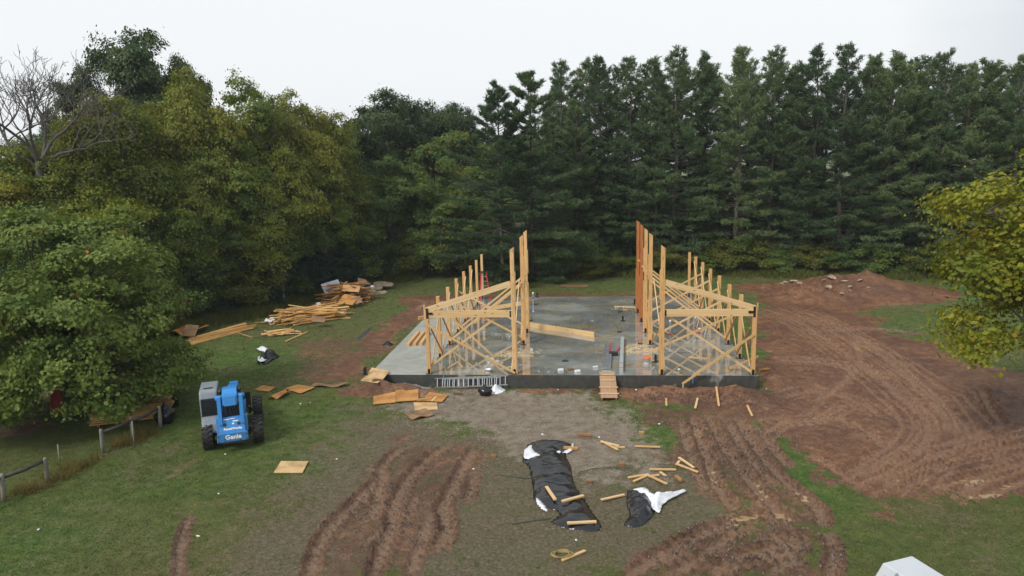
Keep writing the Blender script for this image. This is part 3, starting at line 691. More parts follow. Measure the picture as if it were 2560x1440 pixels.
# boom
BA = Vector((0, -.42, 1.78)); BBv = Vector((0, 2.75, 1.22)); bd = (BBv-BA)
bm_ = stick('boom', BA, BBv, .34, .36, GBLUE, TL)
bi = stick('inner_boom', BBv-bd*.05, BBv+bd*.12, .25, .27, GBLUE, TL)
MB().prism([(-.50, 1.60), (-.44, 1.92), (-.10, 2.06), (.25, 2.04), (.55, 1.92), (.55, 1.70)], -.235, .235, 'x').build('boom_cover', GBLUE, TL, bevel=.02)
MB().prism([(-.53, 1.58), (-.46, 1.90), (-.42, 1.90), (-.44, 1.56)], -.19, .19, 'x').build('boom_end_cap', GBLUE, TL, bevel=.01)
hd2 = BBv+bd*.12
MB().prism([(hd2.y-.1, hd2.z+.22), (hd2.y+.16, hd2.z+.20), (hd2.y+.30, hd2.z-.35), (hd2.y+.14, hd2.z-.55), (hd2.y-.06, hd2.z-.2)], -.16, .16, 'x').build('boom_head', GBLUE, TL, bevel=.02)
MB().box((-.55, hd2.y+.26, .12), (.55, hd2.y+.34, .80)).build('fork_carriage', DARK, TL)
for s in (-1, 1): MB().box((s*.35-.06, hd2.y+.3, .10), (s*.35+.06, hd2.y+1.4, .145)).build('fork', DARK, TL)
for s in (-1, 1): MB().tube([(s*.30, -.05, 1.95), (s*.30, .45, 1.93)], .07, 10).build('hose_reel', DARK, TL, True)
MB().tube([(.33, -.2, 1.60), (.33, .9, 1.0)], .045, 8).build('lift_cylinder', ALU, TL, True)
# cab on the left-hand side
cx0, cx1, cy0, cy1 = -1.0, -.42, .25, 1.75
cab = MB().prism([(cy0-.02, .58), (cy1+.1, .58), (cy1+.15, 1.05), (cy1-.1, 1.86), (cy1-.2, 1.93), (cy0+.22, 1.95), (cy0+.10, 1.90), (cy0, 1.70)], cx0, cx1, 'x').build('cab', GGREY, TL, bevel=.05)
for nm, pl_ in (('rear_window', None),):
    o = MB().prism([(cy0-.012, 1.10), (cy0-.012, 1.66), (cy0+.07, 1.84), (cy0+.10, 1.84), (cy0+.03, 1.66), (cy0+.03, 1.10)], cx0+.055, cx1-.055, 'x').build(nm, GLASS, cab)
    MB().box((cx0+.03, cy0-.022, 1.07), (cx1-.03, cy0-.004, 1.10)).build('window_trim', DARK, o); 
    for x in (cx0+.04, cx1-.055): MB().box((x, cy0-.02, 1.10), (x+.015, cy0-.006, 1.66)).build('window_trim', DARK, o)
for x in (cx0-.006, cx1-.006): MB().prism([(cy0+.15, 1.12), (cy1-.05, 1.12), (cy1-.22, 1.82), (cy0+.22, 1.82)], x, x+.012, 'x').build('side_window', GLASS, cab)
MB().box((cx0+.06, cy1+.0, 1.1), (cx1-.06, cy1+.02, 1.6)).build('front_window', GLASS, cab)
MB().box((cx0+.14, cy0+.30, 1.945), (cx1-.14, cy0+.42, 1.962)).build('roof_vent', DARK, cab)
MB().prism([(-.28, .60), (cy0, .60), (cy0+.02, 1.08), (cy0-.12, 1.06), (-.20, .92)], cx0+.02, cx1-.01, 'x').build('rear_fender', GGREY, TL, bevel=.06)

# ------------------------------------------------------------------ things on and by the slab
def lay(name, u0, v0, u1, v1, wd, th, mat, label, cat='board', group=None, z=None, lift=0, roll=0):
    """a timber lying on the ground (or at height z) between two pixels of the photograph"""
    zz = 0 if z is None else z
    a, b = G(u0, v0, zz), G(u1, v1, zz)
    za = gz(a.x, a.y) if z is None else z; zb = gz(b.x, b.y) if z is None else z
    if z is None:
        mpt = (a+b)/2; zm = gz(mpt.x, mpt.y); 
        if zm > (za+zb)/2: d_ = zm-(za+zb)/2; za += d_; zb += d_
    o = stick(name, (a.x, a.y, za+th/2+lift), (b.x, b.y, zb+th/2+lift), wd, th, mat, None, (0, 0, 1), roll)
    return tag(o, label, cat, group)
# loose post bases
pb = None
for (u, v) in [(1343,743),(1338,761),(1326,801),(1587,760),(1550,780),(1557,803),(1600,860),(1639,905),(913,936),(1548,830)]:
    p = G(u, v, S)
    e = base_bracket(None, p.x, p.y, S-.002); e.name = 'post_base'; e.scale = (.9, .9, 1.35); e.rotation_euler = (0, 0, rg.uniform(-.1, .1)+(0 if u % 2 else 1.57))
    tag(e, 'black steel post base standing empty on the wet slab', 'post base', 'empty post bases on the slab')
# pipes standing out of the slab
for (u, v0, v1, lab) in [(1333,755,731,'white pipe stub with blue top at the rear of the slab'),(1675,839,800,'tall white pipe rising from the slab inside the red-posted frame'),(1738,822,792,'white pipe with red collar rising from the wet slab'),(1748,836,820,'short white pipe stub beside the collared pipe'),(1728,743,727,'white pipe by the rearmost post of the frame'),(1697,934,922,'thin white stub near the front edge of the slab'),(1223,772,757,'white pipe rising behind the beam of the pale-strip frame')]:
    p = G(u, v0, S); dist = (Vector((p.x, p.y, S))-CAM).dot(FW); h = (v0-v1)*dist/FPX*1.02
    b = MB(); b.lathe([(.048, 0), (.048, h*.86), (.058, h*.86), (.058, h), (.04, h), (.04, h-.01)], 14)
    o = b.build('vent_pipe', PVC, None, True); o.location = (p.x, p.y, S); tag(o, lab, 'pipe', 'pipes through the slab')
    if 'blue' in lab or 'red' in lab:
        MB().lathe([(.053, 0), (.053, .10)], 14).build('collar', BLUEP if 'blue' in lab else REDP, o).location = (0, 0, h*.35 if 'blue' in lab else .02)
# ramp onto the slab
fr_ = G(1523, 996, .10); rx_ = fr_.x
rp = empty('ramp', (rx_, YF, 0), 0, 'plywood ramp with wooden cleats leaning on the slab edge', 'ramp')
def rpt(t, x): # t 0 bottom .. 1 top
    return Vector((x, -1.02+1.42*t - .0, .30*0+.16+ (S+.04-.16)*t))
L0, L1 = Vector((0, fr_.y-YF, max(.12, gz(fr_.x, fr_.y)+.07))), Vector((0, .34, S+.05))
stick('deck_board', L0, L1, .66, .02, W_RAMP, rp)
for s in (-1, 1): stick('bearer', L0+Vector((s*.27, 0, -.06)), Vector((s*.27, -.03, S-.07)), .04, .09, W_RAMP, rp)
for t, wv in ((.14, .78), (.37, .76), (.64, .56), (.86, .54)):
    c = L0.lerp(L1, t); stick('cleat', c+Vector((-wv/2, -.02, .03)), c+Vector((wv/2, -.02, .03)), .05, .035, W_BEAM, rp)
# aluminium plank, ladder and post lying on the slab
p0, p1 = G(1516, 924, S), G(1522, 863, S)
pk = empty('scaffold_plank', (p0.x, p0.y, S), math.atan2(p1.y-p0.y, p1.x-p0.x), 'grey aluminium scaffold plank lying behind the ramp', 'plank')
Lp = (p1-p0).length
for k in range(5): MB().box((0, -.15+.06*k, .09), (Lp, -.15+.06*k+.048, .11)).build('deck_rib', ALU, pk)
for s in (-1, 1): MB().box((0, s*.165-.012, .01), (Lp, s*.165+.012, .115)).build('rail', ALU, pk)
for k in range(6): MB().box((Lp*k/5-.02 if k else 0, -.15, .03), (Lp*k/5+.02, .15, .085)).build('crosspiece', ALU, pk)
p0, p1 = G(1553, 932, S), G(1556, 850, S)
o = stick('wrapped_column', (p0.x, p0.y, S+.09), (p1.x, p1.y, S+.09), .16, .17, plain('grey_wrap', (.36, .40, .39), .3), None); tag(o, 'long grey wrapped column with red end bands lying on the slab', 'column')
for t in (.03, .16):
    c = (p0+p1)/2; 
    b_o = link('end_band', unit(REDP), o); b_o.matrix_basis = Matrix.Translation((-.5+t, 0, 0)) @ Matrix.Diagonal((.012, 1.04, 1.04, 1))
# folded step ladder on the slab, red rails
p0 = G(1534, 888, S)
sl_ = empty('step_ladder', (p0.x, p0.y, S), -.08, 'red and silver step ladder folded flat on the wet slab', 'ladder')
for s in (-1, 1): stick('rail', (s*.16-.02, 0, .16), (s*.16*1.0+(.30 if s > 0 else -.02), 1.75, .12), .05, .07, REDP, sl_)
for k in range(7):
    t = (k+.5)/7; stick('step', (-.17, 1.75*t, .15), (.15+.31*t, 1.75*t, .15), .08, .03, ALU, sl_)
MB().box((-.20, -.16, .03), (.20, .0, .19)).build('top_cap', BLACKM, sl_, bevel=.02)
# standing red step ladder at the back
p0 = G(1213, 748, S)
s2 = empty('step_ladder', (p0.x, p0.y, S), .25, 'red step ladder standing open near the rearmost post', 'ladder')
for s in (-1, 1):
    stick('rail', (s*.33, -.1, .0), (s*.15, .35, 1.75), .06, .04, REDP, s2); stick('rail', (s*.33, 1.0, .0), (s*.15, .42, 1.75), .05, .04, REDP, s2)
for k in range(1, 6):
    t = k/6; stick('step', (-.33+.18*t, -.1+.45*t, 1.75*t), (.33-.18*t, -.1+.45*t, 1.75*t), .09, .03, ALU, s2)
MB().box((-.19, .28, 1.74), (.19, .50, 1.80)).build('top_cap', BLACKM, s2)
# buckets
def bucket(u, v, r, h, lab, lid=None):
    p = G(u, v, S); b = MB().lathe([(r*.86, 0), (r*.9, .01), (r, h*.92), (r*1.06, h*.92), (r*1.06, h), (r*.95, h), (r*.84, .02), (r*.1, .02)], 20)
    o = b.build('bucket', PVC, None, True); o.location = (p.x, p.y, S+.001); tag(o, lab, 'bucket')
    if lid: MB().lathe([(r*1.07, 0), (r*1.09, .02), (r*1.02, .045), (r*.3, .05)], 20).build('lid', lid, o, True).location = (0, 0, h-.012)
    MB().tube([(-r*1.05, 0, h*.8), (-r*1.1, -r*.5, h*.55), (0, -r*1.12, h*.4), (r*1.1, -r*.5, h*.55), (r*1.05, 0, h*.8)], .006, 5).build('handle', DARK, o)
bucket(1617, 909, .15, .26, 'white bucket with orange lid on the slab', ORANGE); bucket(1220, 931, .13, .15, 'small open white tub near the slab edge')
# extension ladder: two nested sections leaning on the slab face
EL = empty('extension_ladder', (0, 0, 0), 0, 'long aluminium extension ladder propped along the slab face', 'ladder')
def ladsec(xa, za, xb, zb, y, h, n):
    a0 = Vector((xa, y-.10, za)); b0 = Vector((xb, y-.10, zb)); upv = Vector((0, .10, h))
    stick('stile', a0, b0, .03, .045, ALU, EL); stick('stile', a0+upv, b0+upv, .03, .045, ALU, EL)
    for k in range(n):
        t = (k+.5)/n; q = a0.lerp(b0, t); stick('rung', q, q+upv, .028, .028, ALU, EL, (1, 0, 0))
pa, pb2 = G(1085, 971, .04), G(1272, 958, .12)
ladsec(pa.x, .03, pb2.x, .17, YF-.06, .36, 14); ladsec(pa.x+.35, .05, pb2.x-.38, .14, YF-.12, .33, 12)
# timbers lying on the slab
T6 = 'heavy squared timber beside two more on the pale slab strip'
for q in range(3):
    lay('squared_timber', 1020+16*q, 866-1*q, 1047+13*q, 834, .15, .15, W_POST, T6, 'timber', 'three timbers side by side on the slab', S-.012)
lay('squared_timber', 1047, 800, 1150, 783, .15, .20, W_POST, 'squared timber lying across the edge of the pale slab strip', 'timber', None, S-.012)
lay('long_beam', 1326, 817, 1486, 842, .09, .24, W_BEAM, 'long deep beam lying on the wet slab between the frames', 'beam', None, S)
for i, (u0, v0, u1, v1, lab) in enumerate([(1120,921,1145,906,'short board lying on the slab under the crossed braces'),(1146,908,1156,918,'stubby board end beside a short board on the slab'),(1722,893,1772,897,'thin yellow stick lying on the wet slab'),(1536,766,1636,771,'thin lath lying on the slab by the red-brown posts'),(1252,923,1282,917,'thin white lath beside the foot of a tall post')]):
    lay('board', u0, v0, u1, v1, .07, .035, W_BRACE, lab, 'board', None, S)
# ground boards
GB = [(1665,1000,1666,1018),(1744,1003,1738,1026),(1790,990,1797,1022),(1868,1015,1880,1042),(1503,1107,1545,1130),(1502,1110,1548,1121),(1535,1121,1562,1122),(1587,1122,1650,1123),(1624,1180,1690,1182),(1570,1198,1622,1190),(1584,1209,1622,1193),(1622,1197,1668,1218),(1620,1196,1648,1192),(1690,1168,1745,1184),(1697,1154,1735,1176),(1691,1168,1699,1157),(1650,1186,1664,1196),(1503,1255,1561,1242),(1405,1404,1463,1379),(1816,1245,1884,1248)]
for i, q in enumerate(GB[:-1]):
    lay('board', *q, .078, .032, W_BRACE, 'short sawn board dropped on the muddy ground before the slab', 'board', 'short boards scattered on the ground', None, .012+.018*(i % 3))
for q, lab in (((1445,1091,1478,1094),'dark wet timber offcut on the gravel'),((1409,1124,1445,1127),'dark timber offcut poking from under the black sheet'),((1690,1198,1702,1211),'reddish offcut among the scattered boards'),((1042,1005,1083,1001),'pale board lying on gravel by the slab'),((1133,987,1155,989),'short brown board on gravel near the trash bag'),((1808,972,1840,980),'board half sunk in soil at the slab foot'),((1900,934,1922,941),'stub of board in the mud off the slab corner')):
    lay('board', *q, .10, .07, W_DEB, lab, 'board', None, None, .03)
for (u, v, lab) in ((1473,1209,'small cube of wood on the grass by the black sheet'),(1554,1166,'small upright wood block near the scattered boards'),(1233,1143,'small brown brick offcut on bare ground'),(1604,1087,'small brown clod-like block on the mud')):
    p = G(u, v); o = stick('wood_block', (p.x-.08, p.y, gz(p.x, p.y)+.05), (p.x+.08, p.y+.03, gz(p.x, p.y)+.04), .08, .08, W_DEB); tag(o, lab, 'block')
# plywood and board panels on the ground
def panel_sheet(corners, mat, lab, group=None, z=0.02, curl=0.0, tilt=None):
    P = [G(u, v) for u, v in corners]; n = 12; V = []; F = []
    c = sum(P, Vector())/4; zs = [gz(q.x, q.y) for q in P]+[gz(c.x, c.y)]
    for top in (1, 0):
        for j in range(n+1):
            for i in range(n+1):
                s, t = i/n, j/n; q = (P[0]*(1-s)+P[1]*s)*(1-t)+(P[3]*(1-s)+P[2]*s)*t
                hz = z+curl*math.sin(s*math.pi*1.3+t*1.1)**2
                g_ = (zs[0]*(1-s)+zs[1]*s)*(1-t)+(zs[3]*(1-s)+zs[2]*s)*t
                g_ = max(g_, g_*.3+zs[4]*.7)
                if tilt: hz += tilt*t
                V.append((q.x-c.x, q.y-c.y, g_+hz+(.018 if top else 0)))
    m = (n+1)**2; I = lambda i, j, k: k*m+j*(n+1)+i
    for j in range(n):
        for i in range(n):
            F.append((I(i,j,0), I(i+1,j,0), I(i+1,j+1,0), I(i,j+1,0))); F.append((I(i,j,1), I(i,j+1,1), I(i+1,j+1,1), I(i+1,j,1)))
    for i in range(n):
        F += [(I(i,0,1), I(i+1,0,1), I(i+1,0,0), I(i,0,0)), (I(i,n,0), I(i+1,n,0), I(i+1,n,1), I(i,n,1)), (I(0,i,0), I(0,i+1,0), I(0,i+1,1), I(0,i,1)), (I(n,i,1), I(n,i+1,1), I(n,i+1,0), I(n,i,0))]
    b = MB(); b.v = V; b.f = [list(f) for f in F]
    o = b.build('osb_panel', mat); o.location = (c.x, c.y, 0); return tag(o, lab, 'panel', group)
panel_sheet([(684,1181),(756,1181),(771,1152),(703,1152)], OSB_L, 'pale flat sheet of chipboard alone on the grass')
panel_sheet([(904,980),(946,992),(976,963),(932,954)], OSB_L, 'pale square sheet tilted on the soil mound at the slab corner', z=.22, tilt=.30)
panel_sheet([(933,1014),(989,1009),(990,994),(934,1000)], OSB_O, 'orange sheet lying end to end with another on the gravel edge', 'two sheets end to end')
panel_sheet([(990,1009),(1046,1005),(1047,989),(990,993)], OSB_O, 'orange sheet lying end to end with another on the gravel edge', 'two sheets end to end')
panel_sheet([(1058,1005),(1105,1008),(1121,992),(1073,990)], OSB_O, 'orange sheet with a short stick on top, on the gravel', z=.03)
lay('board', 1080, 1007, 1091, 998, .08, .03, W_BEAM, 'short stick lying on the orange sheet', 'board', None, None, .06)
panel_sheet([(1037,1028),(1095,1026),(1092,1009),(1034,1008)], OSB_L, 'pale sheet lying between an orange sheet and a curled one', z=.02)
panel_sheet([(1030,1053),(1084,1042),(1065,1028),(1012,1041)], OSB_D, 'wet brown curled sheet lying nearest the churned ruts', z=.03, curl=.07)
panel_sheet([(635,977),(672,981),(690,970),(657,966)], OSB_O, 'small orange sheet lying flat nearest the telehandler wheel')
panel_sheet([(664,1000),(700,998),(729,984),(712,982)], OSB_O, 'long warped orange sheet curling off the grass', curl=.12)
panel_sheet([(712,975),(752,987),(788,972),(745,965)], OSB_O, 'half wet orange and brown sheet on the bare ground', z=.05)
panel_sheet([(775,969),(848,971),(876,962),(785,964)], OSB_D, 'long dark warped strip lying towards the soil mound', curl=.08)
panel_sheet([(1400,716),(1470,716),(1470,711),(1400,711)], OSB_D, 'brown panel lying in the grass behind the slab')

# ------------------------------------------------------------------ plastic sheeting: crumpled two-sided black and white film
BLK_F = plain('black_film', (.012, .013, .015), .20, bmp=.6, scale=3); WHT_F = plain('white_film', (.68, .70, .73), .35)
def film(name, poly, mat, lab, cat, parent=None, seed=0, amp=.10, lift=.05, res=34, z0=0.0, ridge=1.0):
    """a crumpled sheet over a closed outline given in pixels"""
    P = gp(smooth_line(poly+[poly[0]], 4)[:-1]) if True else gp(poly)
    lo, hi = P.min(0), P.max(0); c = (lo+hi)/2; step = max(hi-lo)/res
    xs = np.arange(lo[0]-step, hi[0]+2*step, step); ys = np.arange(lo[1]-step, hi[1]+2*step, step)
    X, Y = np.meshgrid(xs, ys); sd_ = poly_sdf(X, Y, P)
    # pull the rim points onto the outline
    g = ground(X, Y, False)
    f1 = np.abs(fbm(X+seed*3.1, Y, 1.4, 4, seed)-.5)*2; f2 = np.abs(fbm(X, Y+seed*1.7, 3.4, 3, seed+5)-.5)*2
    ed = sstep(0, .35, -sd_)
    Zt = g+lift+z0+ed*(amp*1.6*(1-f1)**2*ridge+amp*.7*(1-f2)**3)-.03*(1-ed)
    keep = sd_ < step*.55
    idx = -np.ones(X.shape, int); V = []
    gxn, gyn = np.gradient(sd_, step)
    for j, i in zip(*np.nonzero(keep)):
        x, y, d_ = X[j, i], Y[j, i], sd_[j, i]
        if d_ > -step*.45: x -= gyn[j, i]*d_; y -= gxn[j, i]*d_
        idx[j, i] = len(V); V.append((x-c[0], y-c[1], Zt[j, i]))
    F = [(idx[j,i], idx[j,i+1], idx[j+1,i+1], idx[j+1,i]) for j in range(X.shape[0]-1) for i in range(X.shape[1]-1) if min(idx[j,i], idx[j,i+1], idx[j+1,i], idx[j+1,i+1]) >= 0]
    me = mesh_np(name, np.array(V), np.array(F), mat, True)
    o = link(name, me, parent); o.location = (c[0], c[1], 0)
    so_ = o.modifiers.new('thick', 'SOLIDIFY'); so_.thickness = .006; so_.offset = -1
    if parent is not None: o.location = (c[0]-parent.location.x, c[1]-parent.location.y, 0)
    return tag(o, lab, cat)
big = film('plastic_sheet', [(1318,1112),(1352,1100),(1410,1104),(1432,1118),(1414,1134),(1428,1170),(1436,1210),(1468,1258),(1488,1290),(1502,1310),(1494,1328),(1420,1322),(1376,1305),(1398,1282),(1340,1256),(1332,1220),(1322,1170),(1306,1152)], BLK_F, 'long crumpled black plastic sheet with boards on it', 'plastic sheet', None, 3, .055, .035, 70)
film('white_fold', [(1311,1130),(1330,1118),(1352,1140),(1396,1131),(1398,1140),(1350,1150),(1312,1151)], WHT_F, None, None, big, 4, .05, .10, 26)
film('white_fold', [(1405,1136),(1425,1122),(1432,1112),(1433,1126),(1420,1138)], WHT_F, None, None, big, 6, .04, .08, 14)
film('white_fold', [(1340,1244),(1350,1250),(1370,1278),(1356,1276),(1342,1260)], WHT_F, None, None, big, 7, .04, .07, 14)
for q, lab in (((1366,1228,1388,1261),'board lying lengthwise on the black sheet'),((1405,1265,1459,1251),'board lying crosswise on the black sheet'),((1418,1317,1491,1314),'board holding down the end of the black sheet')):
    lay('board', *q, .09, .04, W_BEAM, lab, 'board', None, None, .13 if q[1] < 1300 else .10)
sm = film('plastic_sheet', [(1568,1228),(1600,1230),(1632,1240),(1640,1262),(1634,1290),(1600,1318),(1560,1314),(1574,1288),(1566,1262)], BLK_F, 'small crumpled black plastic sheet with a white tail', 'plastic sheet', None, 12, .11, .04, 44)
film('white_fold', [(1582,1230),(1612,1226),(1640,1244),(1690,1236),(1708,1231),(1712,1238),(1660,1266),(1650,1288),(1632,1280),(1622,1258),(1596,1244)], WHT_F, None, None, sm, 14, .14, .10, 36)
s3 = film('plastic_sheet', [(642,897),(660,888),(690,886),(698,892),(680,902),(664,911),(644,910)], BLK_F, 'black and white plastic sheet bunched on the far grass', 'plastic sheet', None, 18, .22, .06, 26)
film('white_fold', [(641,875),(668,874),(676,884),(680,892),(668,896),(660,884),(646,880)], WHT_F, None, None, s3, 20, .18, .14, 22)
film('white_fold', [(645,899),(660,896),(668,904),(660,911),(646,910)], WHT_F, None, None, s3, 21, .12, .20, 16)
film('plastic_sheet', [(1222,975),(1258,972),(1262,980),(1240,987),(1220,984)], WHT_F, 'white plastic wad beside the black trash bag', 'plastic sheet', None, 25, .14, .03, 20)
film('plastic_sheet', [(955,861),(972,857),(984,860),(976,867),(958,866)], BLK_F, 'scrap of black plastic on the soil by the pale slab strip', 'plastic sheet', None, 27, .12, .03, 16)
film('tarp_strip', [(885,848),(925,818),(935,820),(900,850)], plain('dark_grey_fabric', (.035, .042, .042), .6), 'dark grey strip of fabric lying in the grass', 'fabric', None, 29, .04, .02, 24)
def bag(u, v, r, h, lab, z=None, seed=1):
    p = G(u, v, z or 0); n, m = 26, 14; V = []; rs = np.random.RandomState(seed)
    for j in range(m+1):
        t = j/m
        rr = r*(.72+.34*math.sin(math.pi*min(t*1.15, 1))) * (1-.82*max(0, (t-.55)/.45)**1.3)
        for i in range(n):
            g = 2*math.pi*i/n; k = 1+.22*(fbm(np.array([math.cos(g)*2+seed]), np.array([math.sin(g)*2+t*4]), 1.2, 3, seed)[0]-.5)*2
            V.append((rr*k*math.cos(g)*1.15, rr*k*math.sin(g), h*t*(1+.12*math.cos(g+seed))))
    F = [(j*n+i, j*n+(i+1) % n, (j+1)*n+(i+1) % n, (j+1)*n+i) for j in range(m) for i in range(n)]
    b = MB(); b.v = V; b.f = [list(f) for f in F]+[list(range(n))[::-1], list(range(m*n, m*n+n))]
    o = b.build('trash_bag', BLK_F, None, True); o.location = (p.x, p.y, (gz(p.x, p.y) if z is None else z)-.01); return tag(o, lab, 'trash bag')
bag(1213, 988, .24, .42, 'tied black trash bag by the extension ladder', None, 2); bag(414, 1056, .30, .75, 'tall black trash bag by the stack of boards', None, 5); 
# rubbish heap at the slab edge: dark cloth and torn cartons
film('cloth', [(1392,930),(1420,924),(1432,934),(1418,938),(1400,937)], plain('dark_cloth', (.02, .02, .022), .8), 'dark cloth heaped at the front edge of the slab', 'cloth', None, 33, .05, S+.02, 18)
for i, (u, v, m_, lab) in enumerate(((1402,928,WHITE,'crumpled white carton at the slab edge'),(1426,926,OSB_D,'brown carton on the heap at the slab edge'),(1444,931,WHITE,'white paper scrap beside the carton heap'),(1489,920,PVC,'short white pipe offcut lying on the slab'))):
    p = G(u, v, S); o = stick('carton' if i < 3 else 'pipe_offcut', (p.x-.11, p.y, S+.045), (p.x+.10, p.y+.08, S+.05 if i < 3 else S+.045), .14 if i < 3 else .06, .08 if i < 3 else .06, m_); tag(o, lab, 'carton' if i < 3 else 'pipe')
for (u, v) in ((546,1232),(495,1340),(563,1133),(97,1326),(252,1144),(842,1145),(751,1009),(776,1007),(1440,1349),(1648,1063),(1184,1172),(1356,1088),(970,896),(1498,1094),(1916,972),(1395,985),(1590,985)):
    p = G(u, v); g = gz(p.x, p.y); b = MB(); rr = random.Random(u)
    b.lathe([(.05, 0), (.075, .02), (.07, .07), (.03, .09)], 7); o = b.build('litter_scrap', WHITE); o.location = (p.x, p.y, g+.0)
    o.rotation_euler = (rr.uniform(-.3, .3), rr.uniform(-.3, .3), rr.uniform(0, 6)); o.scale = (rr.uniform(.35, .75), rr.uniform(.3, .5), rr.uniform(.25, .45)); tag(o, 'small crumpled white scrap lying on open ground', 'litter', 'white scraps on the ground')
# sawdust on the slab and crushed stone by it
def scatter(name, u, v, rx, ry, n, size, mat, lab, cat, z=None, seed=0, flat=.25):
    rs = np.random.RandomState(seed); c = G(u, v, z or 0); a = rs.rand(n)*6.283; r = np.sqrt(rs.rand(n))*(.6+.4*rs.rand(n))
    x = c.x+np.cos(a)*r*rx; y = c.y+np.sin(a)*r*ry
    k = fbm(x, y*2.5, 1.8, 3, seed) > .42
    if name == 'mud_clods': k &= ground(x, y)[1][:, 0] > .55
    x = x[k]; y = y[k]
    zz = np.full(x.shape, z) if z is not None else ground(x, y, False)
    s = size*(.5+rs.rand(len(x))); V = []; F = []
    th = rs.rand(len(x))*6.283
    base = np.array([(-1,-.6,0),(1,-.6,0),(.8,.6,0),(-.8,.6,0),(0,0,1)])
    ca, sa = np.cos(th)[:, None], np.sin(th)[:, None]
    bx = base[None, :, 0]*ca-base[None, :, 1]*sa; by = base[None, :, 0]*sa+base[None, :, 1]*ca
    V = np.stack([x[:, None]+bx*s[:, None]-c.x, y[:, None]+by*s[:, None]-c.y, zz[:, None]+base[None, :, 2]*s[:, None]*flat+.001], -1).reshape(-1, 3)
    i0 = np.arange(len(x))*5
    o = link(name, mesh_np(name, V, [np.stack([i0+a_, i0+b_, i0+4], -1) for a_, b_ in ((0,1),(1,2),(2,3),(3,0))], mat)); o.location = (c.x, c.y, 0)
    return tag(o, lab, cat, None, 'stuff')
SAW = plain('sawdust', (.50, .38, .20), .9)
scatter('sawdust', 1588, 872, 1.3, 1.2, 900, .035, SAW, 'pale sawdust strewn on the slab by a tall post', 'sawdust', S, 1)
scatter('sawdust', 1300, 886, 1.2, 1.1, 800, .035, SAW, 'pale sawdust strewn about the foot of a tall post', 'sawdust', S, 2)
scatter('sawdust', 1570, 770, 1.2, .9, 260, .03, SAW, 'thin sawdust at the rear of the slab', 'sawdust', S, 3)
scatter('crushed_stone', 1035, 976, .75, .30, 700, .035, plain('grey_stone', (.22, .23, .24), .7), 'small heap of grey crushed stone by the slab', 'gravel', None, 4, .9)
scatter('crushed_stone', 1300, 1050, 6.0, 2.6, 2600, .022, plain('tan_stone', (.22, .185, .14), .8), 'tan crushed stone spread before the slab', 'gravel', None, 5, .8)
# mud clods
scatter('mud_clods', 1900, 1360, 3.8, 1.6, 1500, .034, plain('dark_mud_clod', (.085, .054, .036), .5), 'dark clods of mud thrown up along the ruts', 'mud', None, 6, 1.1)
scatter('mud_clods', 1020, 1270, 2.8, 3.6, 1300, .030, plain('brown_mud_clod', (.10, .066, .045), .5), 'brown clods of mud between the wheel ruts', 'mud', None, 7, 1.1)
scatter('mud_clods', 1840, 1130, 3.0, 3.6, 1200, .036, plain('dark_mud_clod2', (.085, .050, .032), .5), 'clods of dark mud along the ruts leading to the slab', 'mud', None, 8, 1.1)
scatter('mud_clods', 1700, 1005, 4.0, .9, 900, .040, plain('red_mud_clod', (.085, .042, .024), .6), 'clods of reddish mud at the foot of the slab', 'mud', None, 9, 1.1)
# strap coil and cords
p = G(1405, 1390); zc = gz(p.x, p.y)
MB().tube([(p.x+.22*math.cos(a*.9)*(1+.25*math.sin(a*2.3)), p.y+.16*math.sin(a*.9)*(1+.2*math.cos(a*1.7)), zc+.03+.002*a) for a in np.linspace(0, 28, 90)], .012, 5).build('strap_coil', MANIL); tag(bpy.data.objects['strap_coil'], 'coil of tan webbing strap lying on the grass by a board', 'strap')
def cord(pts, lab, r=.012):
    P = smooth_line([(q.x, q.y) for q in (G(u, v) for u, v in pts)], 12); z = ground(P[:, 0], P[:, 1], False)
    o = MB().tube([(a, b, c+.02) for (a, b), c in zip(P, z)], r, 5).build('cord', GCORD); tag(o, lab, 'cord')
cord([(1240,1185),(1290,1193),(1330,1196)], 'dark green cord running to the black sheet over bare ground'); cord([(1280,1310),(1330,1303),(1376,1296)], 'green cord lying on grass by the sheet end'); cord([(1450,1182),(1500,1172),(1580,1173)], 'thin green cord across the sparse grass', .008)
# white wrapped lumber pack, at the very front
WRAP = plain('white_wrap', (.52, .55, .58), .35, var=.04, scale=2, bmp=.1)
ZT = 1.25
q0, q1, q2 = G(2207, 1407, ZT), G(2280, 1389, ZT), G(2362, 1440, ZT)
ex = (q1-q0); ey = (q2-q1).normalized()
pk = empty('lumber_pack', (q0.x, q0.y, 0), 0, 'white wrapped lumber pack standing on the grass', 'lumber pack')
def qq(a, b, z): v = ex*a+ey*b; return Vector((v.x, v.y, z))
b = MB(); nb = 10; LEN = 4.9
top = [qq(0,0,ZT), qq(1,0,ZT), qq(1,LEN,ZT), qq(0,LEN,ZT)]
out = -ex.normalized()*.03; low = ZT-.42
bot = [qq(-.16,-.10,low+.02), qq(1.02,-.08,low), qq(1.02,LEN+.06,low), qq(-.10,LEN+.06,low)]
b.add(top+bot, [(0,1,2,3),(4,5,1,0),(5,6,2,1),(6,7,3,2),(7,4,0,3)])
wr = b.build('wrap', WRAP, pk, bevel=.02); so_ = wr.modifiers.new('thick', 'SOLIDIFY'); so_.thickness = .004
for k in range(6):
    for j in range(4):
        stick('board', qq(.02, .04+.0*k, .09+.17*k) + ex*(j*.245+.10), qq(.02, LEN-.04, .09+.17*k) + ex*(j*.245+.10), ex.length*.235, .16, W_POST, pk)
for t in (.5, 2.4, 4.3): stick('skid', qq(0, t, .0+.005), qq(1, t, .005), .09, .05, W_DEB, pk)
INK = plain('grey_ink', (.25, .27, .29), .5)
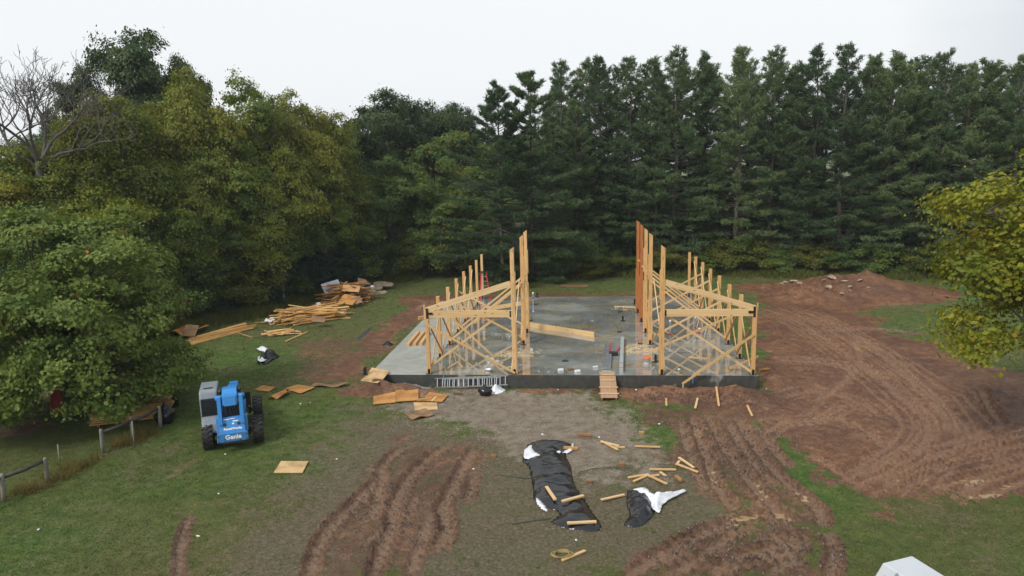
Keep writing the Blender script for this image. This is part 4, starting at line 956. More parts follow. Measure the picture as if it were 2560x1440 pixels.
xd = ey; zd = ((top[0]-bot[0]) + (top[3]-bot[3])).normalized(); nd = xd.cross(zd).normalized(); zd = nd.cross(xd)
def tm_(t, h): c = bot[0].lerp(top[0], h)+ey*t+nd*.02; return Matrix(((xd.x, zd.x, nd.x, c.x), (xd.y, zd.y, nd.y, c.y), (xd.z, zd.z, nd.z, c.z), (0, 0, 0, 1)))
text_mesh('lettering', 'ERLINE', .15, INK, pk, tm_(.42, .40), .002)
o = MB().add([(-.07,0,0),(.07,0,0),(0,.10,0),(-.055,.06,.001),(.055,.06,.001),(0,.15,.001)], [(0,1,2),(3,4,5)]).build('tree_emblem', INK, pk); o.matrix_basis = tm_(.42, .68)

# ------------------------------------------------------------------ vegetation
def leaf_mesh(name, C, N, size, mat, rs, tone, aspect=.72):
    """one folded rhombus per leaf: C centres, N normals, tone 0..1 per leaf"""
    n = len(C); a = rs.normal(size=(n, 3)); a -= N*(a*N).sum(1)[:, None]; a /= np.linalg.norm(a, axis=1)[:, None]+1e-9
    b = np.cross(N, a); s = (size*(.6+.8*rs.rand(n)))[:, None]
    V = np.stack([C-a*s*.5, C+b*s*aspect*.5+N*s*.10, C+a*s*.5, C-b*s*aspect*.5+N*s*.10], 1).reshape(-1, 3)
    i0 = np.arange(n)*4
    tint = np.stack([np.repeat(np.clip(tone, 0, 1), 4), np.repeat(rs.rand(n), 4), np.zeros(4*n), np.ones(4*n)], -1)
    return mesh_np(name, V, np.stack([i0, i0+1, i0+2, i0+3], -1), mat, False, tint)
def limb_np(parts, pts, r0, r1, n=6):
    pts = np.asarray(pts, float); m = len(pts); rad = np.linspace(r0, r1, m)
    T = np.gradient(pts, axis=0); T /= np.linalg.norm(T, axis=1)[:, None]+1e-9
    ref = np.array([.21, .97, .13]); A = np.cross(T, ref); A /= np.linalg.norm(A, axis=1)[:, None]+1e-9; B = np.cross(T, A)
    g = np.arange(n)*2*math.pi/n
    V = (pts[:, None]+(A[:, None]*np.cos(g)[None, :, None]+B[:, None]*np.sin(g)[None, :, None])*rad[:, None, None]).reshape(-1, 3)
    i, k = np.meshgrid(np.arange(m-1), np.arange(n), indexing='ij'); i = i.ravel(); k = k.ravel()
    F = np.stack([i*n+k, i*n+(k+1) % n, (i+1)*n+(k+1) % n, (i+1)*n+k], -1)
    off = sum(len(p[0]) for p in parts); parts.append((V, F+off))
def limbs_mesh(name, parts, mat): return mesh_np(name, np.vstack([p[0] for p in parts]), np.vstack([p[1] for p in parts]), mat, True)
def curve_pts(a, b, sag, rs, n=6, wob=.05):
    a = np.asarray(a, float); b = np.asarray(b, float); t = np.linspace(0, 1, n)[:, None]
    L = np.linalg.norm(b-a); P = a*(1-t)+b*t; P[:, 2] += sag*L*(t[:, 0]*(1-t[:, 0]))*4
    P[1:-1] += rs.normal(size=(n-2, 3))*wob*L; return P
def broadleaf(seed, H, R, cb, nl, nclump, nleaf, size, mat, bark=BARK, flat=.55, sig=.34, shape=1.0, droop=0.0, up=.8, trunk_r=None, twigs=.35, low=-.55, lobe=1.0, skirt=0):
    """crown of lobes; every lobe carries clumps of leaves hung on twigs. returns (trunk, limbs, crown) meshes"""
    rs = np.random.RandomState(seed); zc = cb+(H-cb)*.5; hz = (H-cb)*.5
    lean = rs.normal(size=2)*.03*H
    tr = []; top = np.array([lean[0], lean[1], cb+(H-cb)*.55])
    tp = curve_pts((0, 0, -.15), top, 0, rs, 8, .018); r_t = trunk_r or H*.018
    limb_np(tr, tp, r_t*1.25, r_t*.35, 9)
    lobes = []
    for k in range(nl):
        for _ in range(30):
            d = rs.normal(size=3); d /= np.linalg.norm(d)
            if d[2] > low: break
        d = d/max(math.hypot(d[0], d[1]), abs(d[2]))**.45; rr = rs.uniform(.50, .80) if k % 4 else rs.uniform(.2, .5); c = np.array([d[0]*R*rr, d[1]*R*rr, zc+d[2]*hz*rr*shape])
        lobes.append((c, rs.uniform(.20, .33)*lobe))
    lobes.append((np.array([lean[0], lean[1], H-.22*hz]), .28*lobe))
    for k in range(skirt):
        a = 6.283*(k+rs.rand()*.6)/skirt; rr = rs.uniform(.55, .82); lobes.append((np.array([math.cos(a)*R*rr, math.sin(a)*R*rr, rs.uniform(.9, 2.6)]), rs.uniform(.18, .26)))
    lb = []; C = []; N = []; T = []
    per = max(1, nclump//len(lobes))
    for (c, q) in lobes:
        s0 = rs.uniform(.35, .8); st = tp[int(s0*7)]
        limb_np(lb, curve_pts(st, c, .08, rs, 6, .04), r_t*.42, r_t*.10, 6)
        tl = rs.uniform(-.24, .22)
        d = rs.normal(size=(per, 3)); d[:, 2] = np.abs(d[:, 2])*.95-.18; d /= np.linalg.norm(d, axis=1)[:, None]
        rad = rs.uniform(.62, 1.08, per)[:, None]
        P = c+d*rad*np.array([q*R, q*R, q*max(hz, R*.6)*.9])
        P[:, 2] = np.maximum(P[:, 2], cb*.75)
        for j in range(per):
            if rs.rand() < twigs: limb_np(lb, curve_pts(c+(P[j]-c)*.1, P[j], .05, rs, 4, .05), r_t*.09, .012, 4)
        m = rs.poisson(nleaf/ max(1, nclump), per).clip(4); idx = np.repeat(np.arange(per), m)
        sg = sig*rs.uniform(.7, 1.35, per)[idx][:, None]
        off = rs.normal(size=(len(idx), 3))*sg*np.array([1, 1, flat]); 
        if droop: off[:, 2] -= droop*(off[:, 0]**2+off[:, 1]**2)/(sig+1e-6)
        C.append(P[idx]+off)
        nn = rs.normal(size=(len(idx), 3))*.42+(d*.75+rs.normal(size=(per, 3))*.25)[idx]+(C[-1]-np.array([0, 0, zc]))/np.array([R, R, hz])*.45+np.array([0, 0, up*.38]); N.append(nn/np.linalg.norm(nn, axis=1)[:, None])
        T.append(rs.uniform(.1, .9, per)[idx]*.70+rs.rand(len(idx))*.28+tl)
    C = np.vstack(C); N = np.vstack(N); T = np.concatenate(T)
    return limbs_mesh('trunk', tr, bark), limbs_mesh('limbs', lb, bark), leaf_mesh('crown', C, N, size, mat, rs, T)
def conifer(seed, H, R, base, dens=1.0, mat=F_PINE, whorl=.46, top_open=.0, needle=.30, prof=1.5, up0=-.06, up1=.75, blades=11, bark=BARK):
    rs = np.random.RandomState(seed); tr = []
    limb_np(tr, curve_pts((0, 0, -.15), (rs.normal()*.15, rs.normal()*.15, H*.985), 0, rs, 10, .004), H*.0125+.03, .02, 8)
    lb = []; C = []; D = []; T = []; z = base
    while z < H-.15:
        f = z/H; L0 = R*(max(0, 1-f**prof)**.8*(.6+.4*min(1, (f-base/H)/.12+.35)))+.22
        for k in range(rs.randint(4, 7)):
            if rs.rand() < .14: continue
            a = rs.rand()*6.283; L = L0*rs.uniform(.62, 1.18); e = up0+(up1-up0)*f**2.2+rs.normal()*.06
            o = np.array([math.cos(a), math.sin(a), 0.]); pz = z+rs.normal()*.1
            def path(t): return o[None]*(L*t*math.cos(e))[:, None]+np.array([[0, 0, 1.]])*(pz+L*t*math.sin(e)-.10*L*t*(1-f)+.15*L*t*t)[:, None]
            limb_np(lb, path(np.linspace(0, .97, 5)), .012+.012*L, .008, 4)
            nt_ = int((5+9.0*L)*dens); t = .22+.78*np.sqrt(rs.rand(nt_)); p = path(t)
            lat = np.array([-o[1], o[0], 0.]); wv = (.28*L*(1.08-t)+.14)
            s = rs.uniform(-1, 1, nt_); p = p+lat[None]*(s*wv)[:, None]; p[:, 2] += rs.normal(size=nt_)*.05-.06*np.abs(s)
            C.append(p); dd = o[None]*.75+lat[None]*(s*.8)[:, None]+np.array([[0, 0, .45+.5*f]]); D.append(dd)
            T.append(np.full(nt_, rs.uniform(.2, .75))*.6+.4*rs.rand(nt_))
        z += whorl*rs.uniform(.75, 1.2)
    tops = np.stack([rs.normal(size=12)*.08, rs.normal(size=12)*.08, H-rs.rand(12)*.5], -1); C.append(tops); D.append(np.tile([[0, 0, 1.]], (12, 1))); T.append(rs.rand(12))
    C = np.vstack(C); D = np.vstack(D); T = np.concatenate(T)
    n = len(C); idx = np.repeat(np.arange(n), blades); m = len(idx)
    d = D[idx]*.8+rs.normal(size=(m, 3))*.62; d /= np.linalg.norm(d, axis=1)[:, None]
    ln = needle*rs.uniform(.6, 1.25, m)[:, None]; pr = np.cross(d, rs.normal(size=(m, 3))); pr /= np.linalg.norm(pr, axis=1)[:, None]+1e-9
    c = C[idx]+rs.normal(size=(m, 3))*np.array([.09, .09, .05]); wd = needle*.13
    V = np.stack([c-pr*wd, c+pr*wd, c+d*ln], 1).reshape(-1, 3); i0 = np.arange(m)*3
    tn = np.clip(T[idx]+rs.normal(size=m)*.12, 0, 1); tint = np.stack([np.repeat(tn, 3), np.repeat(rs.rand(m), 3), np.zeros(3*m), np.ones(3*m)], -1)
    return limbs_mesh('trunk', tr, bark), limbs_mesh('limbs', lb, bark), mesh_np('crown', V, np.stack([i0, i0+1, i0+2], -1), mat, False, tint)
def plant(name, meshes, x, y, z, sc, rz, label, cat, group=None, zs=None, tilt=0):
    e = empty(name, (x, y, z), rz, label, cat, group); e.scale = (sc, sc, zs or sc); e.rotation_euler = (tilt, tilt*.6, rz)
    for nm, m in zip(('trunk', 'limbs', 'crown'), meshes): link(nm, m, e)
    return e
tr_r = random.Random(11)
# --- pines
PINES = [conifer(101+k, 17.0, 3.4-.1*k, 0.5+.35*k, 1.2, blades=8, prof=2.4, whorl=.5, needle=.25, up1=.95) for k in range(4)]
def pine_at(u, vt, dist, label, group, rfac=1.0, kinds=PINES):
    dist = edge(u)+dist-57; x, y, h = AT(u, dist, vt); k = tr_r.randrange(len(kinds))
    return plant('pine_tree', kinds[k], x, y, gz(x, y), h/17.0*rfac, tr_r.uniform(0, 6.28), label, 'pine tree', group, h/17.0)
PL = 'tall dark green pine in the dense row beyond the mud'
for i, (u, vt) in enumerate([(1440,250),(1500,145),(1575,148),(1640,175),(1690,128),(1755,142),(1845,123),(1930,128),(1985,170),(2030,128),(2105,118),(2175,150),(2225,142),(2285,185),(2340,135),(2410,165),(2455,155),(2535,143),(2610,150),(2690,160)]):
    pine_at(u, vt, 61+tr_r.uniform(-1.5, 2.0), PL, 'pines of the long row', tr_r.uniform(.92, 1.12))
PL2 = 'dark pine filling the second rank behind the long row'
for u in range(1410, 2760, 74): pine_at(u+tr_r.uniform(-18, 18), 160+tr_r.uniform(-15, 40), 65+tr_r.uniform(-1, 2.5), PL2, 'pines of the second rank', 1.0)
for u in range(1420, 2800, 110): pine_at(u+tr_r.uniform(-25, 25), 190+tr_r.uniform(-20, 40), 71+tr_r.uniform(-1, 2.5), 'dark pine standing deepest behind the long row', 'pines of the third rank', 1.0)
BIGP = [conifer(131, 17.0, 6.2, .6, 1.25, whorl=.62, blades=12, prof=1.3), conifer(132, 17.0, 5.6, .6, 1.25, whorl=.62, blades=12, prof=1.3)]
pine_at(1248, 215, 55.5, 'broad pine with tiered boughs, lower of the twin tops', None, 1.0, BIGP[:1]); pine_at(1325, 183, 56.5, 'broad pine with tiered boughs, taller of the twin tops', None, 1.0, BIGP[1:])
pine_at(1395, 300, 64, 'slender pine seen in the gap between twin tops and long row', None, .9)
YP = conifer(141, 4.0, 1.6, .3, 1.6, F_CED, .3, needle=.22, blades=9)
x, y, h = AT(1237, edge(1237)-.5, 622); plant('young_pine', YP, x, y, gz(x, y), h/4.0, 0, 'young bluish pine standing alone before the broad pines', 'pine tree')
# --- broadleaf trees
OAK = [broadleaf(201, 14, 4.6, 4.0, 24, 520, 40000, .20, F_OAK, sig=.30, flat=.6, lobe=1.1), broadleaf(202, 14, 4.4, 4.5, 22, 500, 38000, .20, F_OAK, sig=.30, lobe=1.1)]
LOC = [broadleaf(211, 12, 4.8, 1.5, 30, 600, 48000, .17, F_LOC, BARK_L, flat=.28, sig=.40, droop=.30, up=1.0, shape=.95), broadleaf(212, 12, 4.6, 2.0, 26, 560, 46000, .17, F_LOC, BARK_L, flat=.28, sig=.40, droop=.28, up=1.0), broadleaf(213, 12, 4.6, 1.5, 28, 600, 46000, .18, F_LY, BARK_L, flat=.40, sig=.32, droop=.1, up=.9)]
MIX = [broadleaf(221, 10, 3.6, .8, 22, 440, 32000, .18, F_MIX, BARK, flat=.5, sig=.27), broadleaf(222, 10, 3.8, 1.2, 20, 440, 32000, .18, F_MIX, BARK_L, flat=.5, sig=.27)]
APP = broadleaf(231, 8.2, 5.0, .15, 50, 1400, 92000, .15, F_APP, BARK, flat=.5, sig=.23, twigs=.25, trunk_r=.20, up=.6, low=-.85, lobe=.85, skirt=22)
YEL = broadleaf(241, 10, 4.6, 1.9, 30, 600, 46000, .165, F_YEL, BARK_L, flat=.7, sig=.30, twigs=.5, up=.7, low=-.8, lobe=1.15)
BUSH = [broadleaf(251, 3.2, 1.9, .1, 14, 190, 11000, .13, F_BUSH, BARK, flat=.6, sig=.20, trunk_r=.04), broadleaf(252, 3.0, 1.8, .1, 14, 180, 11000, .13, F_MIX, BARK, flat=.6, sig=.20, trunk_r=.04)]
CED = [conifer(261, 5.0, 2.4, .25, 1.5, F_CED, .30, needle=.26, prof=2.2, up0=.05, blades=10), conifer(262, 5.0, 2.1, .25, 1.4, F_CED, .30, needle=.26, prof=2.0, up0=.1, blades=10)]
EXT = {}
def extent(ms):
    k = ms[2].name
    if k not in EXT:
        co = np.empty(len(ms[2].vertices)*3, np.float32); ms[2].vertices.foreach_get('co', co); co = co.reshape(-1, 3)
        EXT[k] = (float(np.percentile(co[:, 2], 99.6)), float(np.percentile(np.hypot(co[:, 0], co[:, 1]), 94)))
    return EXT[k]
def tree_at(name, kinds, u, vt, off, hw, label, cat='tree', group=None):
    """u, vt: column and row of the top; off: metres behind the woods edge; hw: half width of the crown in photo pixels"""
    d_ = edge(u)+off; x, y, h = AT(u, d_, vt); ms = kinds[tr_r.randrange(len(kinds))]; zt, rt = extent(ms)
    return plant(name, ms, x, y, gz(x, y)-.05, hw*d_/FPX/rt, tr_r.uniform(0, 6.28), label, cat, group, h/zt)
for u, vt, off, hw, lab in [(385,84,14,112,'tallest dark green oak rising above the yellow-green trees'),(478,150,15,62,'dark oak close beside the tallest oak'),(235,165,22,62,'dark oak seen through the branches of the bare tree'),(150,280,26,40,'lower dark oak behind the trunk of the bare tree'),(968,230,13,98,'lobed dark oak at the middle of the woods'),(1070,258,15,80,'dark oak with a rounded top beside the lobed oak'),(1140,262,18,58,'far dark oak nearest the twin-topped pine'),(1385,293,24,70,'far green tree showing in the gap beside the long pine row'),(885,300,10,70,'dark tree between the lobed oak and the locusts')]:
    tree_at('oak_tree', OAK, u, vt, off, hw, lab)
LL = 'feathery yellow-green locust tree at the woods edge'
for u, vt, off, hw in [(478,186,6,120),(615,200,6,105),(735,236,5,105),(815,285,4,95),(690,335,3,110),(570,335,3.5,115),(870,350,5,85),(465,320,3.5,110),(780,390,2.6,90),(640,430,2.6,100)]:
    tree_at('locust_tree', LOC, u, vt, off, hw, LL, 'tree', 'locust trees')
LY = 'bright yellow-green leafy tree behind the fruit tree'
for u, vt, off, hw in [(265,245,5,135),(185,300,4,110),(360,290,5,110),(60,365,4,120),(-80,380,4,130),(140,410,2.5,120),(330,400,3,120),(10,455,2,120),(-170,430,5,130),(430,420,2.5,110),(230,470,2,120)]:
    tree_at('yellow_green_tree', LOC[2:]+LOC[:1], u, vt, off, hw, LY, 'tree', 'yellow-green trees behind the fruit tree')
MLB = 'mid green bushy tree low at the woods edge'
for u, vt, off, hw in [(990,395,3,80),(930,430,2.5,75),(1075,360,8,85),(1150,330,11,85),(885,450,2,70),(805,470,1.8,70),(740,500,1.6,70),(650,530,1.6,75),(560,540,1.8,80),(480,500,2,90),(400,520,2,90),(1040,470,3,75),(1130,500,3,75),(850,530,1.6,65),(1185,420,9,80),(530,450,3,95),(300,560,2,100)]:
    tree_at('bushy_tree', MIX, u, vt, off, hw, MLB, 'tree', 'bushy trees at the woods edge')
BL = 'olive brown bush at the foot of the woods'
for u, vt, off, hw in [(1060,570,1,60),(1120,550,1.2,62),(1010,595,1,55),(960,605,.8,55),(1170,600,1.2,55),(900,600,.8,55),(620,660,.8,60),(560,670,.8,60),(500,660,.8,60),(690,620,.8,55),(1350,600,2,50),(1420,620,1.5,50),(1480,600,2,50)]:
    tree_at('bush', BUSH, u, vt, off, hw, BL, 'bush', 'bushes at the foot of the woods')
BD = 'low dark bush beneath the long row of pines'
for u in range(1300, 2640, 56):
    tree_at('bush', BUSH, u+tr_r.uniform(-20, 20), 632+tr_r.uniform(-30, 25)-(u-1280)*.02, 1.4+tr_r.uniform(-.4, .9), tr_r.uniform(42, 62), BD, 'bush', 'bushes beneath the pines')
CL = 'dark bluish cedar at the woods edge behind the lumber piles'
for u, vt, off, hw in [(755,590,1.0,60),(830,590,1.0,60),(700,645,.9,50),(865,560,1.4,55),(790,640,.8,50),(640,700,.8,48),(560,715,.8,45),(500,725,.8,45),(910,580,1.2,52)]:
    tree_at('cedar', CED, u, vt, off, hw, CL, 'cedar', 'cedars at the woods edge')
for i in range(30):
    u = 120+i*44+tr_r.uniform(-15, 15); tree_at('oak_tree', OAK, u, 345+tr_r.uniform(-25, 40), tr_r.uniform(22, 40), 95, 'background oak deep in the woods', 'tree', 'background oaks')
for i in range(10):
    u = -330+i*50; tree_at('oak_tree', OAK, u, 395+tr_r.uniform(-10, 20), tr_r.uniform(22, 34), 80, 'background oak at the open end of the woods', 'tree', 'background oaks at the open end')
for i in range(20):
    u = -60+i*66+tr_r.uniform(-20, 20); tree_at('bushy_tree', MIX, u, 455+tr_r.uniform(-20, 30), tr_r.uniform(6, 12), 100, 'shaded tree inside the woods behind the edge', 'tree', 'trees inside the woods')
# the fruit tree, the yellow maple
p = G(178, 1040); plant('fruit_tree', APP, p.x, p.y, gz(p.x, p.y), 1.0, 2.2, 'spreading green fruit tree overhanging the rail fence', 'tree')
p = G(40, 930); plant('fruit_tree', APP, p.x-1.2, p.y+2.0, gz(p.x, p.y), .95, 4.4, 'green fruit tree behind the one overhanging the fence', 'tree')
x, y = AT(2745, 27); plant('maple_tree', YEL, x, y, gz(x, y)+.0, .95, .6, 'yellow maple leaning in over the grass beyond the mud', 'tree')
# bare tree
def bare(seed, H):
    rs = np.random.RandomState(seed); tr = []; lb = []; tw = []
    def grow(p, d, L, r, lev):
        n = 6; pts = [p]; q = p.copy(); dd = d.copy()
        for k in range(n):
            dd = dd+rs.normal(size=3)*.17+np.array([0, 0, .07]); dd /= np.linalg.norm(dd); q = q+dd*L/n; pts.append(q.copy())
        limb_np(lb if lev < 2 else tw, pts, r, max(r*.55, .012), 6 if lev < 2 else 4)
        if lev >= 4: return
        for k in range(4 if lev < 2 else 3):
            j = n if k == 0 else rs.randint(2, n+1); nd = dd+rs.normal(size=3)*np.array([.6, .6, .3]); nd[2] = max(nd[2], 0)+.15; nd /= np.linalg.norm(nd)
            grow(pts[j].copy(), nd, L*rs.uniform(.52, .74), max(r*.52, .016), lev+1)
    f = np.array([.2, 0, H*.66]); limb_np(tr, curve_pts((0, 0, -.2), f, 0, rs, 8, .01), H*.019, H*.014, 9)
    for a, e_, L in ((.2, .75, .30), (2.6, .70, .30), (3.4, .95, .34), (1.2, 1.0, .34), (5.2, .8, .30), (4.4, 1.2, .36)):
        grow(f-np.array([0, 0, rs.uniform(0, .8)]), np.array([math.cos(a)*math.cos(e_), math.sin(a)*math.cos(e_), math.sin(e_)]), H*L*.62, H*.0062, 0)
    return [limbs_mesh('trunk', tr, BARK_M), limbs_mesh('limbs', lb, BARK_M), limbs_mesh('twigs', tw, BARK_M)]
BT = bare(305, 17)
x, y, h = AT(95, edge(95)+3.0, 88); e = empty('bare_tree', (x, y, gz(x, y)), .0, 'leafless grey tree with forked crown against the sky', 'tree')
zmax = max(v.co.z for m in BT for v in m.vertices); e.scale = (h/zmax,)*3
for nm, m in zip(('trunk', 'limbs', 'twigs'), BT): link(nm, m, e)
# pale dead trunk and a bent bough standing out of the woods edge
def snag(P, dist, r0, r1, lab):
    pts = []
    for u, v in P:
        d = ray(u, v); h = math.hypot(d.x, d.y); pts.append(CAM+d*(dist/h))
    b = pts[-1]; pts.append(Vector((b.x, b.y, gz(b.x, b.y)-.1))) if b.z > .3 else None
    pr = []; limb_np(pr, smooth_line([tuple(q) for q in pts[::-1]], 5), r0, r1, 7)
    tag(link('dead_trunk', limbs_mesh('dead_trunk', pr, BARK_L)), lab, 'tree trunk')
snag([(456,455),(463,520),(470,560),(480,610),(486,650)], edge(470)+1.5, .13, .06, 'pale slanting dead trunk at the woods edge')
snag([(620,532),(655,548),(690,590),(700,640)], edge(660)+.6, .09, .03, 'pale bent bough arching out of the bushes')

# grasses ----------------------------------------------------------
def blades(name, X, Y, Z, hgt, per, mat, lab, spread=.05, width=.010, seed=0, cat='grass'):
    rs = np.random.RandomState(seed); n = len(X)*per; i = np.repeat(np.arange(len(X)), per)
    x = X[i]+rs.normal(size=n)*spread; y = Y[i]+rs.normal(size=n)*spread; z = Z[i]-.015; h = hgt[i]*rs.uniform(.5, 1.2, n)
    a = rs.rand(n)*6.283; bx, by = np.cos(a)*width, np.sin(a)*width; lx, ly = rs.normal(size=n)*h*.55, rs.normal(size=n)*h*.55
    V = np.stack([np.stack([x-bx, y-by, z], -1), np.stack([x+bx, y+by, z], -1), np.stack([x+lx, y+ly, z+h], -1)], 1).reshape(-1, 3)
    i0 = np.arange(n)*3; tn = np.clip(rs.uniform(.1, .9, len(X))[i]*.7+rs.rand(n)*.3, 0, 1)
    tint = np.stack([np.repeat(tn, 3), np.repeat(rs.rand(n), 3), np.zeros(3*n), np.ones(3*n)], -1)
    return tag(link(name, mesh_np(name, V, np.stack([i0, i0+1, i0+2], -1), mat, False, tint)), lab, cat, None, 'stuff')
rs = np.random.RandomState(5)
def grass_pts(n, x0, x1, y0, y1):
    x = rs.uniform(x0, x1, n); y = rs.uniform(y0, y1, n); z, a, b = ground(x, y)
    pr = (1-a[:, 0]*1.25)*(1-a[:, 1])*(1-.72*a[:, 2])*(1-.6*b[:, 1])*(.35+1.3*fbm(x, y, .8, 3, 71)**1.5)
    k = rs.rand(n) < pr; return x[k], y[k], z[k]
X, Y, Z = grass_pts(110000, -18, 22, -17, 2); blades('grass_turf', X, Y, Z, np.full(len(X), .055), 4, F_GRASS, 'short wet grass on the lawn before the slab', .05, .012, 1)
X, Y, Z = grass_pts(50000, -30, 45, 2, 34); blades('grass_turf', X, Y, Z, np.full(len(X), .08), 3, F_GRASS, 'short grass on the lawn beside and behind the slab', .08, .02, 2)
# weeds along the woods edge and beneath the fence
E_ = np.array(wl); tt = rs.rand(9000)*(len(E_)-1); ti = tt.astype(int).clip(0, len(E_)-2); ft_ = (tt-ti)[:, None]
Q = E_[ti]*(1-ft_)+E_[ti+1]*ft_; Q = Q+rs.normal(size=Q.shape)*np.array([.7, .7])
toc = np.stack([CAM.x-Q[:, 0], CAM.y-Q[:, 1]], -1); toc /= np.linalg.norm(toc, axis=1)[:, None]; Q = Q+toc*rs.uniform(-1.0, 1.2, (len(Q), 1))
k = fbm(Q[:, 0], Q[:, 1], .35, 3, 81) > .40; Q = Q[k]
hw = .25+.75*fbm(Q[:, 0], Q[:, 1], .5, 3, 83)**1.5
blades('tall_weeds', Q[:, 0], Q[:, 1], ground(Q[:, 0], Q[:, 1], False), hw, 9, F_WEED, 'tall weeds along the edge of the woods', .16, .025, 3, 'weeds')
FP = [(-95,1305),(10,1255),(120,1208),(258,1132),(335,1100),(402,1068)]
FG = [G(u, v) for u, v in FP]
Q = []
for a, b in zip(FG[:-1], FG[1:]):
    n = int((b-a).length*60); t = rs.rand(n); Q.append(np.stack([a.x+(b.x-a.x)*t, a.y+(b.y-a.y)*t], -1)+rs.normal(size=(n, 2))*.22)
Q = np.vstack(Q); k = fbm(Q[:, 0], Q[:, 1], .8, 3, 87) > .42; Q = Q[k]
blades('tall_weeds', Q[:, 0], Q[:, 1], ground(Q[:, 0], Q[:, 1], False), .15+.35*rs.rand(len(Q)), 7, F_STRAW, 'dry brown grass standing under the rail fence', .10, .012, 4, 'weeds')

# ------------------------------------------------------------------ rail fence
FN = empty('rail_fence', tuple(FG[1]), 0, 'weathered grey post and rail fence under the fruit tree', 'fence')
for i, g in enumerate(FG):
    z = gz(g.x, g.y); h = .85; b = MB(); n = 9; rr = random.Random(i)
    prof = [(.066, -.1), (.064, .3), (.060, .7), (.056, h-.06), (.045, h)]
    b.lathe(prof, n); o = b.build('post', W_GREY, FN, True); o.location = (g.x-FG[1].x, g.y-FG[1].y, z); o.rotation_euler = (rr.uniform(-.05, .05), rr.uniform(-.07, .07), 0)
RAIL = plain('dark_rail', (.055, .050, .042), .7)
for a, b in ((0, 1), (1, 2), (3, 4), (4, 5)):
    q = FG[a]-FG[1]; r = FG[b]-FG[1]; za, zb = gz(FG[a].x, FG[a].y)+.72, gz(FG[b].x, FG[b].y)+.74
    MB().tube([(q.x, q.y, za), ((q.x+r.x)/2, (q.y+r.y)/2, (za+zb)/2-.03), (r.x, r.y, zb)], [.055, .06, .05], 8).build('rail', RAIL, FN, True)
for u, v, h in ((150, 1165, .75), (336, 1118, .95)):
    g = G(u, v); o = MB().tube([(0, 0, -.05), (.02, .01, h)], .022, 6).build('stake', W_GREY, FN, True); o.location = (g.x-FG[1].x, g.y-FG[1].y, gz(g.x, g.y))

# ------------------------------------------------------------------ lumber
def pile(n, u, v, ra, rb, hgt, ang, jit, lens, wd, th, mat, lab, group, seed, name='plank', cat='plank'):
    """loose boards heaped round a centre, long axis at 'ang'"""
    c = G(u, v); rr = random.Random(seed); ca, sa = math.cos(ang), math.sin(ang)
    for i in range(n):
        f = i/n
        while True:
            a, b = rr.uniform(-1, 1), rr.uniform(-1, 1)
            if a*a+b*b < 1: break
        sh = 1-.55*f
        lx, ly = a*ra*sh, b*rb*sh
        x, y = c.x+lx*ca-ly*sa, c.y+lx*sa+ly*ca
        th_ = ang+rr.gauss(0, jit); L = rr.uniform(*lens)
        layer = hgt*f*(1-.75*(a*a+b*b)*sh*sh)
        tl = rr.gauss(0, .035)+(.06*rr.choice((-1, 1)) if f > .5 else 0)
        dx, dy, dz_ = math.cos(th_)*L/2, math.sin(th_)*L/2, L/2*tl
        g = gz(x, y)+.03+layer+abs(dz_)*.6
        o = stick(name, (x-dx, y-dy, max(g-dz_, gz(x-dx, y-dy)+.025)), (x+dx, y+dy, max(g+dz_, gz(x+dx, y+dy)+.025)), wd*rr.uniform(.7, 1.2), th, mat, None, (0, 0, 1), rr.gauss(0, .25))
        tag(o, lab, cat, group)
pile(125, 775, 798, 1.6, 1.5, .70, .62, .36, (1.6, 3.6), .11, .045, W_PILE, 'pale sawn plank in the big loose lumber pile on the grass', 'planks of the big loose pile', 1)
pile(34, 700, 838, .95, .55, .22, .25, .30, (.7, 1.3), .09, .04, W_PILE, 'short pale stick in the small low heap beside the big pile', 'sticks of the small heap', 2, 'stick', 'stick')
for i in range(16):
    f = i/16; lay('plank', 470+rg.uniform(-8, 14)+30*f*rg.random(), 862-10*f+rg.uniform(-4, 3), 612+rg.uniform(-40, 30), 822+rg.uniform(-5, 4)-6*f, .14, .045, W_PILE, 'long plank in the narrow row of boards stretching from the fruit tree', 'plank', 'planks of the narrow row', None, .05*(i//5))
lay('plank', 592, 832, 631, 845, .06, .03, W_PILE, 'single lath lying on grass below the narrow row of boards', 'plank'); lay('plank', 715, 856, 768, 832, .09, .04, W_PILE, 'single plank slanting away from the big loose pile', 'plank')
lay('plank', 775, 792, 870, 768, .14, .05, W_BEAM, 'single long pale plank bridging the pile and the rubble heap', 'plank', None, None, .35)
pile(110, 868, 752, 2.1, 1.6, 1.25, .3, 1.0, (.7, 2.2), .14, .05, W_DEB, 'splintered brown board in the demolition heap', 'boards of the demolition heap', 3, 'broken_board', 'board')
def slab_panel(u, v, z, w_, h_, rot, mat, lab, name='panel', th=.03):
    p = G(u, v); b = MB().box((-w_/2, -h_/2, -th/2), (w_/2, h_/2, th/2)); o = b.build(name, mat); o.location = (p.x, p.y, gz(p.x, p.y)+z); o.rotation_euler = rot; return tag(o, lab, name)
WCLAD = plain('painted_cladding', (.50, .50, .53), .6, var=.3, scale=2)
slab_panel(832, 752, .95, 1.25, 1.0, (.85, -.2, .55), WCLAD, 'white painted panel leaning on the demolition heap')
slab_panel(880, 757, 1.0, 1.3, .5, (.9, .05, -.12), OSB_O, 'orange framed panel on the demolition heap')
slab_panel(872, 768, .50, 1.15, .9, (.5, .12, -.25), OSB_O, 'large orange sheet propped on the face of the demolition heap')
slab_panel(908, 742, 1.15, .65, .5, (.6, .3, .5), OSB_D, 'small pinkish board on top of the demolition heap')
slab_panel(893, 768, .45, .6, .55, (.8, -.2, .4), OSB_D, 'grey-brown scrap panel beside the large orange sheet')
slab_panel(640, 660, .3, .1, .1, (0, 0, 0), OSB_D, 'x') if False else None
